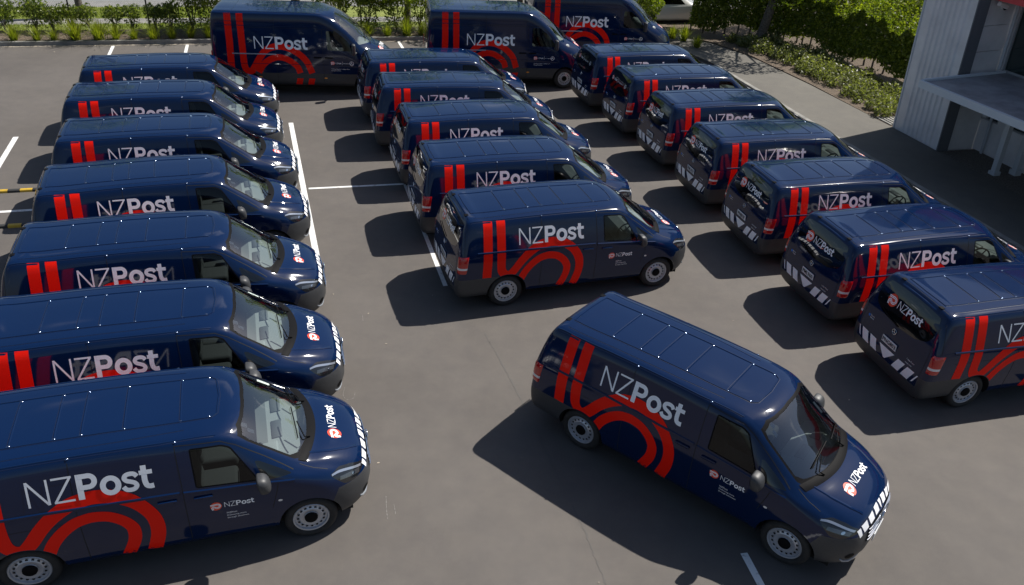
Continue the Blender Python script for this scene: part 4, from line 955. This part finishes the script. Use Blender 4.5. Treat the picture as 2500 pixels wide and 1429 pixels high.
for i, (ox, oy, a, label) in enumerate((
 (-8.62, 24.18, 9., 'high-roof navy van at the far left, whole side in view behind the left row'),
 (-2.313, 26.232, 11., 'middle high-roof navy van of three, its front wheel in view'),
 (1.0, 29.70, 11., 'high-roof navy van at the back right, its roof cut by the top edge'))):
    o = high0 if i == 2 else copy_tree(high0)
    o.location = (ox-.97*sin(rad(a)), oy+.97*cos(rad(a)), 0); o.rotation_euler.z = rad(a); tag(o, label, 'van', 'high-roof navy vans at the back')

# ------------------------------------------------------------------ planting
def leaf_mat(name, c1, c2, c3):
    m = bpy.data.materials.new(name); m.use_nodes = True; t = m.node_tree; t.nodes.clear()
    o = t.nodes.new('ShaderNodeOutputMaterial'); ge = t.nodes.new('ShaderNodeNewGeometry'); rp = t.nodes.new('ShaderNodeValToRGB')
    rp.color_ramp.elements[0].color = (*c1, 1); rp.color_ramp.elements[1].color = (*c3, 1); e = rp.color_ramp.elements.new(.55); e.color = (*c2, 1)
    t.links.new(ge.outputs['Random Per Island'], rp.inputs[0])
    pb = t.nodes.new('ShaderNodeBsdfPrincipled'); pb.inputs['Roughness'].default_value = .42; pb.inputs['Specular IOR Level'].default_value = .45
    tl = t.nodes.new('ShaderNodeBsdfTranslucent'); mx = t.nodes.new('ShaderNodeMixShader'); mx.inputs[0].default_value = .46
    br = t.nodes.new('ShaderNodeMixRGB'); br.blend_type = 'MULTIPLY'; br.inputs[0].default_value = 1; br.inputs[2].default_value = (1.5, 1.7, .5, 1)
    t.links.new(rp.outputs[0], pb.inputs['Base Color']); t.links.new(rp.outputs[0], br.inputs[1]); t.links.new(br.outputs[0], tl.inputs[0])
    t.links.new(pb.outputs[0], mx.inputs[1]); t.links.new(tl.outputs[0], mx.inputs[2]); t.links.new(mx.outputs[0], o.inputs[0]); return m
LEAF_H = leaf_mat('hedge_leaf', (.070, .100, .014), (.155, .195, .024), (.33, .35, .045))
LEAF_S = leaf_mat('shrub_leaf', (.050, .078, .018), (.115, .150, .028), (.27, .29, .06))
LEAF_T = leaf_mat('tree_leaf', (.085, .130, .014), (.18, .24, .024), (.33, .36, .045))
LEAF_G = leaf_mat('tussock_blade', (.10, .13, .012), (.18, .21, .020), (.30, .29, .045))
LEAF_C = leaf_mat('cover_leaf', (.085, .095, .040), (.155, .165, .075), (.27, .27, .15))
GRASSB = leaf_mat('grass_blade', (.12, .16, .022), (.19, .23, .035), (.32, .34, .09))
BARK = mat('bark', (.10, .085, .07), .95); _c, _f, _ = noise_col(BARK, (.05, .042, .035), (.18, .155, .13), 18., 6); link(BARK, _c, bsdf(BARK).inputs['Base Color']); bump(BARK, _f, .6, .03)

def leaves(C, size, rng=RNG, jitter=.35, updir=.35):
    """one rhombus leaf per centre, as vertex and face arrays"""
    n = len(C); N = rng.normal(size=(n, 3)); N[:, 2] += updir; N /= np.linalg.norm(N, axis=1)[:, None]
    A = np.cross(N, rng.normal(size=(n, 3))); A /= np.linalg.norm(A, axis=1)[:, None]; B = np.cross(N, A)
    s = size*(1+jitter*rng.uniform(-1, 1, n))[:, None]
    V = np.stack([C-A*s, C-B*s*.5+N*s*.12, C+A*s, C+B*s*.5+N*s*.12], 1).reshape(-1, 3)
    F = np.arange(4*n).reshape(n, 4); return V, F
def fast_mesh(name, V, F):
    me = bpy.data.meshes.new(name); n = len(F); k = F.shape[1]
    me.vertices.add(len(V)); me.vertices.foreach_set('co', np.ascontiguousarray(V, dtype=np.float32).ravel())
    me.loops.add(n*k); me.loops.foreach_set('vertex_index', np.ascontiguousarray(F, dtype=np.int32).ravel())
    me.polygons.add(n); me.polygons.foreach_set('loop_start', np.arange(0, n*k, k, dtype=np.int32)); me.update(calc_edges=True); return me
def blob(c, r, n, rng=RNG, shell=.55):
    """points through an uneven ellipsoid, thicker towards its skin"""
    d = rng.normal(size=(n, 3)); d /= np.linalg.norm(d, axis=1)[:, None]
    rad_ = (shell+(1-shell)*rng.uniform(0, 1, n)**.5); lump = 1+.22*np.sin(d[:, 0]*5+c[0]*3)*np.cos(d[:, 1]*4+c[1]*2)+.15*np.sin(d[:, 2]*7+c[0])
    return np.array(c)+d*(rad_*lump)[:, None]*np.array(r)
def foliage(name, blobs, per, size, m, parent):
    C = np.concatenate([blob(c, r, int(per*r[0]*r[1]*r[2]**.5*4+20)) for c, r in blobs]); C = C[C[:, 2] > .12]
    V, F = leaves(C, size); return mk(name, fast_mesh(name, V, F), m, parent)
def shrub(x, y, h, r, label, name='shrub', m=None, z=.115, size=.05, per=900, group=None, lean=0):
    t = empty(name, (x, y, z)); tag(t, label, 'shrub', group)
    st = MB(); bl = []
    for k in range(6):
        a = 2*pi*k/6+random.uniform(-.4, .4); rr = r*random.uniform(.35, .7); top = Vector((rr*cos(a)+lean, rr*sin(a), h*random.uniform(.55, .82)))
        st.tube([(0, 0, 0), (top.x*.35, top.y*.35, top.z*.5), top], [.02, .014, .006], 5); q = r*random.uniform(.42, .62); bl.append(((top.x, top.y, top.z), (q, q, q*.9)))
    bl.append(((lean, 0, h*.42), (r*.72, r*.72, h*.40))); st.obj('stem', BARK, t, 60)
    foliage('foliage', bl, per, size, m or LEAF_S, t); return t
def tree(x, y, h, r, label, base=2.2, trunk=.16, lean=(0, 0), m=None, n=26, size=.085, per=150, name='tree', limbs=7, squash=.75):
    t = empty(name, (x, y, .05)); tag(t, label, 'tree'); tr = MB(); top = Vector((lean[0], lean[1], h*.72))
    tr.tube([(0, 0, -.1), (lean[0]*.08, lean[1]*.08, .25), (lean[0]*.3, lean[1]*.3, h*.25), (lean[0]*.65, lean[1]*.65, h*.5), top], [trunk*1.5, trunk*1.08, trunk*.9, trunk*.6, trunk*.25], 10); bl = []
    for k in range(limbs):
        a = 2*pi*k/limbs+random.uniform(-.3, .3); s = random.uniform(.32, .62); b = top*s; e = Vector((lean[0]+r*.75*cos(a), lean[1]+r*.75*sin(a), base+(h-base)*random.uniform(.3, .8))); mid = (b+e)/2+Vector((0, 0, .3)); tr.tube([b, mid, e], [trunk*.45, trunk*.3, trunk*.1], 6)
    tr.obj('trunk', BARK, t, 60)
    for k in range(n):
        a = random.uniform(0, 2*pi); q = math.sqrt(random.uniform(.02, 1)); zz = random.uniform(0, 1); w = math.sin(pi*min(1, .18+zz*.75))
        s = r*random.uniform(.22, .36); bl.append(((lean[0]+r*.85*q*w*cos(a), lean[1]+r*.85*q*w*sin(a), base+(h-base)*zz), (s, s, s*squash)))
    foliage('crown', bl, per, size, m or LEAF_T, t); return t

# clipped hedge bending round the back right corner
def hedge():
    pts = [np.array(p) for p in ((17.6, 32.1), (19.2, 31.95), (20.7, 31.5), (21.9, 30.0), (22.6, 27.4), (23.1, 24.4), (23.7, 20.5), (24.4, 16.5))]
    t = empty('hedge', LW(21.9, 30.0)); tag(t, 'tall dense green hedge behind the ground cover, dark below and sunlit on top', 'hedge'); inv = Matrix.Rotation(LOT, 4, 'Z')
    o0 = Vector((21.9, 30.0, 0)); C = []; st = MB()
    for a, b in zip(pts[:-1], pts[1:]):
        L_ = np.linalg.norm(b-a); d = (b-a)/L_; nn = np.array([-d[1], d[0]]); k = int(L_*6500)
        s = RNG.uniform(0, 1, k); q_ = RNG.uniform(0, 1, k); face = q_ < .52; w = np.where(face, -.45+np.abs(RNG.normal(0, .16, k)), RNG.uniform(-.45, 1.7, k)); top_ = 1.95+.42*(w+.45)+.16*np.sin(s*L_*2.1)+.1*np.sin(s*L_*5.3+1+w*3)+.08*np.sin(s*L_*11+w*7)
        z = np.where(face, .25+RNG.uniform(0, 1, k)**.85*(top_-.25), top_-np.abs(RNG.normal(0, .16, k)))
        p = a+np.outer(s*L_, d)+np.outer(w, nn); lo = .25+.35*(np.sin((p[:, 0]*3.1+p[:, 1]*2.7))*.5+.5); keep = z > lo
        C.append(np.stack([p[:, 0]-o0.x, p[:, 1]-o0.y, z], 1)[keep])
        for q in np.arange(.2, L_, .55):
            c = a+d*q+nn*random.uniform(-.12, .12); st.tube([(c[0]-o0.x, c[1]-o0.y, 0), (c[0]-o0.x+random.uniform(-.1, .1), c[1]-o0.y+random.uniform(-.1, .1), 1.5)], [.045, .02], 6)
    V, F = leaves(np.concatenate(C), .068); mk('foliage', fast_mesh('hedge_foliage', V, F), LEAF_H, t); st.obj('stems', BARK, t, 60)
    t.rotation_euler.z = LOT
hedge()

# trees: each with a trunk and a crown
tree(9.99, 35.77, 7.5, 2.9, 'leaning tree with pale trunk growing through the hedge, bright leaves above', 2.2, .20, (.9, -.5), n=30, per=120)
tree(-17.74, 31.95, 9.0, 1.9, 'slender street tree on the lawn behind the fence at top left', 5.6, .13, (-.3, .2), n=14, per=90)
tree(-9.6, 33.6, 7.0, 2.5, 'broad leafy tree standing behind the left high-roof van', 2.0, .15, (0, -.3), n=30, per=110)
tree(-5.2, 34.5, 6.5, 2.1, 'bright green tree between the two left high-roof vans', 1.7, .13, (.2, -.3), n=26, per=110)
tree(-.5, 35.3, 6.5, 2.2, 'leafy tree behind the middle high-roof van', 2.2, .14, (0, 0), n=24, per=110)
tree(4.9, 37.2, 6.0, 1.7, 'green tree behind the nose of the back right high-roof van', 1.4, .13, (-.3, 0), n=22, per=110)
tree(14.6, 40.5, 8.0, 2.6, 'tall sunlit tree on the street side of the hedge bend', 2.6, .2, (0, 0), n=26, per=100)
# shrubs along the back bed
SH = ((-19.06, 29.01, 1.25, .55, 'dark shrub cut by the left edge behind the grass tufts'), (-18.05, 29.30, 1.35, .55, 'dark leafy shrub, second from the left edge in the back bed'),
      (-17.45, 29.35, 1.05, .50, 'low dark shrub left of the first fence post'), (-17.0, 29.65, 1.15, .48, 'yellow-green shrub just left of the first fence post'),
      (-16.4, 29.85, 1.0, .40, 'sparse grey-green shrub below the slender street tree'), (-15.43, 29.90, 1.15, .48, 'sunlit shrub halfway between the two left fence posts'),
      (-14.82, 30.05, 1.15, .42, 'small upright shrub left of the second fence post'), (-14.05, 30.25, 1.1, .45, 'leafy shrub in front of the second fence post'),
      (-13.50, 30.35, 1.25, .46, 'loose shrub right of the second fence post'), (-12.85, 30.75, 2.2, .85, 'tall dark bush left of the first high-roof van'), (-11.9, 31.0, 2.5, .95, 'tallest dark bush beside the tail of the first high-roof van'))
for x, y, h, r, lab in SH:
    small = h < 2; shrub(x, y, h*(.92 if small else 1), r*(.92 if small else 1), lab, m=LEAF_S if small else LEAF_H, per=1000 if small else 650, size=.046 if small else .055)
for x, y, h, r, lab in ((-7.6, 32.0, 2.2, .8, 'dense bush behind the bonnet of the first high-roof van'), (-6.5, 32.5, 2.0, .75, 'bushy shrub left of the gap between the high-roof vans'),
                        (-5.4, 32.9, 1.9, .7, 'bushy shrub in the gap between the high-roof vans'), (-4.5, 33.2, 1.7, .55, 'thin twiggy shrub next to the tail of the middle high-roof van'),
                        (5.1, 36.2, 1.7, .7, 'rounded shrub beyond the nose of the back right high-roof van')):
    shrub(x, y, h, r, lab, m=LEAF_H, per=750, size=.055)
# tussock grasses along the kerb: three meshes shared by all
def tuft_mesh(k, n=230):
    rng = np.random.default_rng(50+k); V = []; F = []
    for i in range(n):
        a = rng.uniform(0, 2*pi); tilt = abs(rng.normal(.30, .28)); ln = rng.uniform(.55, 1.); bx, by = rng.normal(0, .06, 2); d = np.array([cos(a), sin(a)]); w = .011; sd = np.array([-d[1], d[0], 0])*w
        pts = []
        for t in (0, .4, .75, 1.): r = ln*t*sin(tilt)*(1+.5*t); z = ln*t*cos(tilt)*(1-.22*t*tilt); pts.append(np.array([bx+d[0]*r, by+d[1]*r, z]))
        b = len(V)
        for t, p in zip((1, .85, .5, .06), pts): V += [p-sd*t, p+sd*t]
        for j in range(3): F.append((b+2*j, b+2*j+1, b+2*j+3, b+2*j+2))
    return fast_mesh('tuft', np.array(V), np.array(F))
TUFT = [tuft_mesh(k) for k in range(3)]
for me in TUFT: me.materials.append(LEAF_G)
TU = [(-18.06, 27.84, .62, 'leftmost'), (-17.34, 28.03, .55, 'second'), (-16.82, 28.17, .5, 'third'), (-16.15, 28.35, .88, 'fourth and largest'), (-15.43, 28.62, .8, 'fifth, tall'), (-14.93, 28.83, .62, 'sixth'), (-14.33, 28.99, .5, 'seventh'), (-13.68, 29.16, .6, 'eighth'), (-13.13, 29.44, .55, 'ninth'), (-12.55, 29.75, .55, 'tenth'), (-11.93, 29.92, .6, 'eleventh, by the first high-roof van')]
for i, (x, y, s, w) in enumerate(TU):
    o = mk('grass_tussock', TUFT[i % 3], LEAF_G, loc=(x, y, .10), rz=random.uniform(0, 6)); s *= 1.22; o.scale = (s, s, s*.88); tag(o, f'{w} yellow-green grass tuft from the left along the back kerb'.replace('by the first high-roof van yellow-green grass tuft from the left along', 'yellow-green grass tuft from the left, by the first high-roof van,'), 'grass tuft', 'grass tufts along the kerb')
for i, (x, y, s, lab) in enumerate(((-6.32, 31.68, .62, 'left grass tuft in the gap between the high-roof vans'), (-5.59, 31.88, .55, 'middle grass tuft in the gap between the high-roof vans'), (-4.86, 32.08, .85, 'large right grass tuft in the gap between the high-roof vans'), (-4.30, 32.29, .6, 'grass tuft half hidden by the tail of the middle high-roof van'),
                                  (6.9, 33.43, .6, 'bright grass tuft on the shaded path near the back right high-roof van'), (6.5, 34.4, .75, 'shaded grass tuft beside the path, left of the bright one'), (6.05, 34.7, .6, 'far shaded grass tuft at the nose of the back right high-roof van'))):
    o = mk('grass_tussock', TUFT[(i+1) % 3], LEAF_G, loc=(x, y, .09), rz=random.uniform(0, 6)); s *= 1.15; o.scale = (s, s, s*.92); tag(o, lab, 'grass tuft', 'grass tufts along the kerb')
# lawn blades, ground cover, leaf litter
def blades(u0, u1, v0, v1, n, h, z):
    u = RNG.uniform(u0, u1, n); v = RNG.uniform(v0, v1, n); a = RNG.uniform(0, 2*pi, n); hh = h*RNG.uniform(.5, 1.2, n); w = .012
    P = np.stack([u, v, np.full(n, z)], 1); d = np.stack([np.cos(a), np.sin(a), np.zeros(n)], 1)*w; t = np.stack([RNG.normal(0, .03, n), RNG.normal(0, .03, n), hh], 1)
    return np.stack([P-d, P+d, P+t], 1).reshape(-1, 3), np.arange(3*n).reshape(n, 3)
V1, F1 = blades(-14, 3, 35.5, 37.4, 16000, .09, .05); V2, F2 = blades(-14, 3, 33.45, 34.6, 9000, .08, .05)
o = mk('grass', fast_mesh('grass', np.concatenate([V1, V2]), np.concatenate([F1, F2+len(V1)])), GRASSB, rz=LOT); o['kind'] = 'stuff'; o['label'] = 'short bright lawn grass beside the street'
C = []
for k in range(185):
    v = random.uniform(21.0, 30.6); u = random.uniform(19.3, 21.9) if v < 28.5 else random.uniform(18.9, 21.0); r = random.uniform(.16, .34)
    C.append(blob((u, v, .10+r*.55), (r, r, r*.75), int(150*r/.25)))
V, F = leaves(np.concatenate(C), .052, updir=.8); o = mk('ground_cover', fast_mesh('ground_cover', V, F), LEAF_C, rz=LOT); o['kind'] = 'stuff'; o['label'] = 'low pale green ground cover in the bed beside the path'
n = 900; P = np.stack([RNG.uniform(-12, 16, n), 31.70+np.abs(RNG.normal(0, .35, n))*np.where(RNG.uniform(0, 1, n) < .35, -1, 2.4), np.full(n, .01)], 1)
P[:, 2] = np.where(P[:, 1] > 31.9, .125, np.where(P[:, 1] > 31.75, .14, .008)); V, F = leaves(P, .03, updir=6.)
o = mk('leaf_litter', fast_mesh('litter', V, F), DIRT, rz=LOT); o['kind'] = 'stuff'; o['label'] = 'dry leaf litter along the kerb and bed'
n = 160; P = np.stack([RNG.uniform(-14, 12, n), RNG.uniform(5, 27, n), np.full(n, .006)], 1); V, F = leaves(P, .022, updir=8.)
o = mk('fallen_leaves', fast_mesh('fallen', V, F), DIRT); o['kind'] = 'stuff'; o['label'] = 'scattered dry leaves on the asphalt'
# chain-link fence behind the bed
FPOST = mat('fence_post', (.012, .012, .013), .5); MESHM = bpy.data.materials.new('chain_link'); MESHM.use_nodes = True
t = MESHM.node_tree; b = t.nodes['Principled BSDF']; b.inputs['Base Color'].default_value = (.03, .03, .03, 1)
tcn = t.nodes.new('ShaderNodeTexCoord'); sx = t.nodes.new('ShaderNodeSeparateXYZ'); t.links.new(tcn.outputs['Object'], sx.inputs[0]); outs = []
for sg in ('ADD', 'SUBTRACT'):
    a = t.nodes.new('ShaderNodeMath'); a.operation = sg; t.links.new(sx.outputs['X'], a.inputs[0]); t.links.new(sx.outputs['Z'], a.inputs[1])
    q = t.nodes.new('ShaderNodeMath'); q.operation = 'MULTIPLY'; q.inputs[1].default_value = 14.; t.links.new(a.outputs[0], q.inputs[0])
    r = t.nodes.new('ShaderNodeMath'); r.operation = 'FRACT'; t.links.new(q.outputs[0], r.inputs[0]); l = t.nodes.new('ShaderNodeMath'); l.operation = 'LESS_THAN'; l.inputs[1].default_value = .07; t.links.new(r.outputs[0], l.inputs[0]); outs.append(l)
mxn = t.nodes.new('ShaderNodeMath'); mxn.operation = 'MAXIMUM'; t.links.new(outs[0].outputs[0], mxn.inputs[0]); t.links.new(outs[1].outputs[0], mxn.inputs[1]); t.links.new(mxn.outputs[0], b.inputs['Alpha'])
fn = empty('chain_link_fence', LW(-6.87, 33.25), LOT); tag(fn, 'black chain-link fence on thin posts behind the planted bed', 'fence')
for k in range(-4, 9): mb = MB(); mb.tube([(2.63*k, 0, .05), (2.63*k, 0, 2.0)], .028, 8); mb.obj('fence_post', FPOST, fn, 60)
mb = MB(); mb.tube([(-10.5, 0, 1.95), (21, 0, 1.95)], .02, 8); mb.obj('top_rail', FPOST, fn, 60)
mk('wire_mesh', ([(-10.5, .02, .1), (21, .02, .1), (21, .02, 1.95), (-10.5, .02, 1.95)], [(0, 1, 2, 3)]), MESHM, fn)
# cars on the street behind
CARW = mat('car_white', (.72, .72, .70), .3, coat=1.)
def parked_car(x, y, rz, label):
    t = empty('parked_car', (x, y, 0), rz); tag(t, label, 'car', 'cars parked on the street')
    prof = lambda s, zt, yt: [(.70, .20), (.82, .28), (.86, .45), (.88, .65), (.87, .82), (.84, .90), (.80*yt, .90+(zt-.90)*.35), (.70*yt, .90+(zt-.90)*.85), (.62*yt, zt-.02), (.35*yt, zt), (0, zt+.01)]
    K = [[(x_, a*sc, min(b, zt+.01) if zt > .95 else b*zt/.95) for a, b in prof(0, max(zt, .96), 1)] for x_, zt, sc in ((-.75, .80, .80), (-.70, .95, .92), (-.55, 1.20, .98), (-.2, 1.42, 1), (.6, 1.47, 1), (1.3, 1.42, 1), (1.75, 1.20, 1), (2.15, .98, 1), (2.7, .90, .98), (3.1, .78, .90), (3.2, .60, .78))]
    bm = body_bmesh(loft(K, 3, .15)); lay = bm.faces.layers.int.new('part')
    for pl in ([(-.35, .93), (.45, .93), (.45, 1.34), (-.10, 1.33)], [(.52, .93), (1.75, .93), (1.35, 1.32), (.52, 1.35)]): cut_poly(bm, rounded(pl, .04), 'side', lambda c: abs(c.y) > .4, lay, 4)
    cut_poly(bm, [(-.58, 1.0), (.58, 1.0), (.48, 1.36), (-.48, 1.36)], 'front', lambda c: c.x > 1.2, lay, 4)
    for cx in (0, 2.55): cut_poly(bm, ngon((cx, .31), .35, 20), 'side', lambda c: abs(c.y) > .5, lay, 9)
    bm.verts.index_update(); mk('body', faces_to(bm, lambda f: f[lay] == 0), CARW, t, 40); mk('windows', faces_to(bm, lambda f: f[lay] == 4), DARKGLASS, t, 40); bm.free()
    ub = MB(); ub.box(-.6, 3.0, -.62, .62, .18, .5); ub.obj('underbody', WELL, t)
    for cx in (0, 2.55):
        for s in (-1, 1): make_wheel(t, cx, s*.84, s, .31, .21)
    return t
parked_car(5.0, 37.9, rad(18), 'white car parked on the street beyond the back right trees')
parked_car(-3.4, 41.5, rad(18), 'white car parked on the street behind the middle high-roof van')
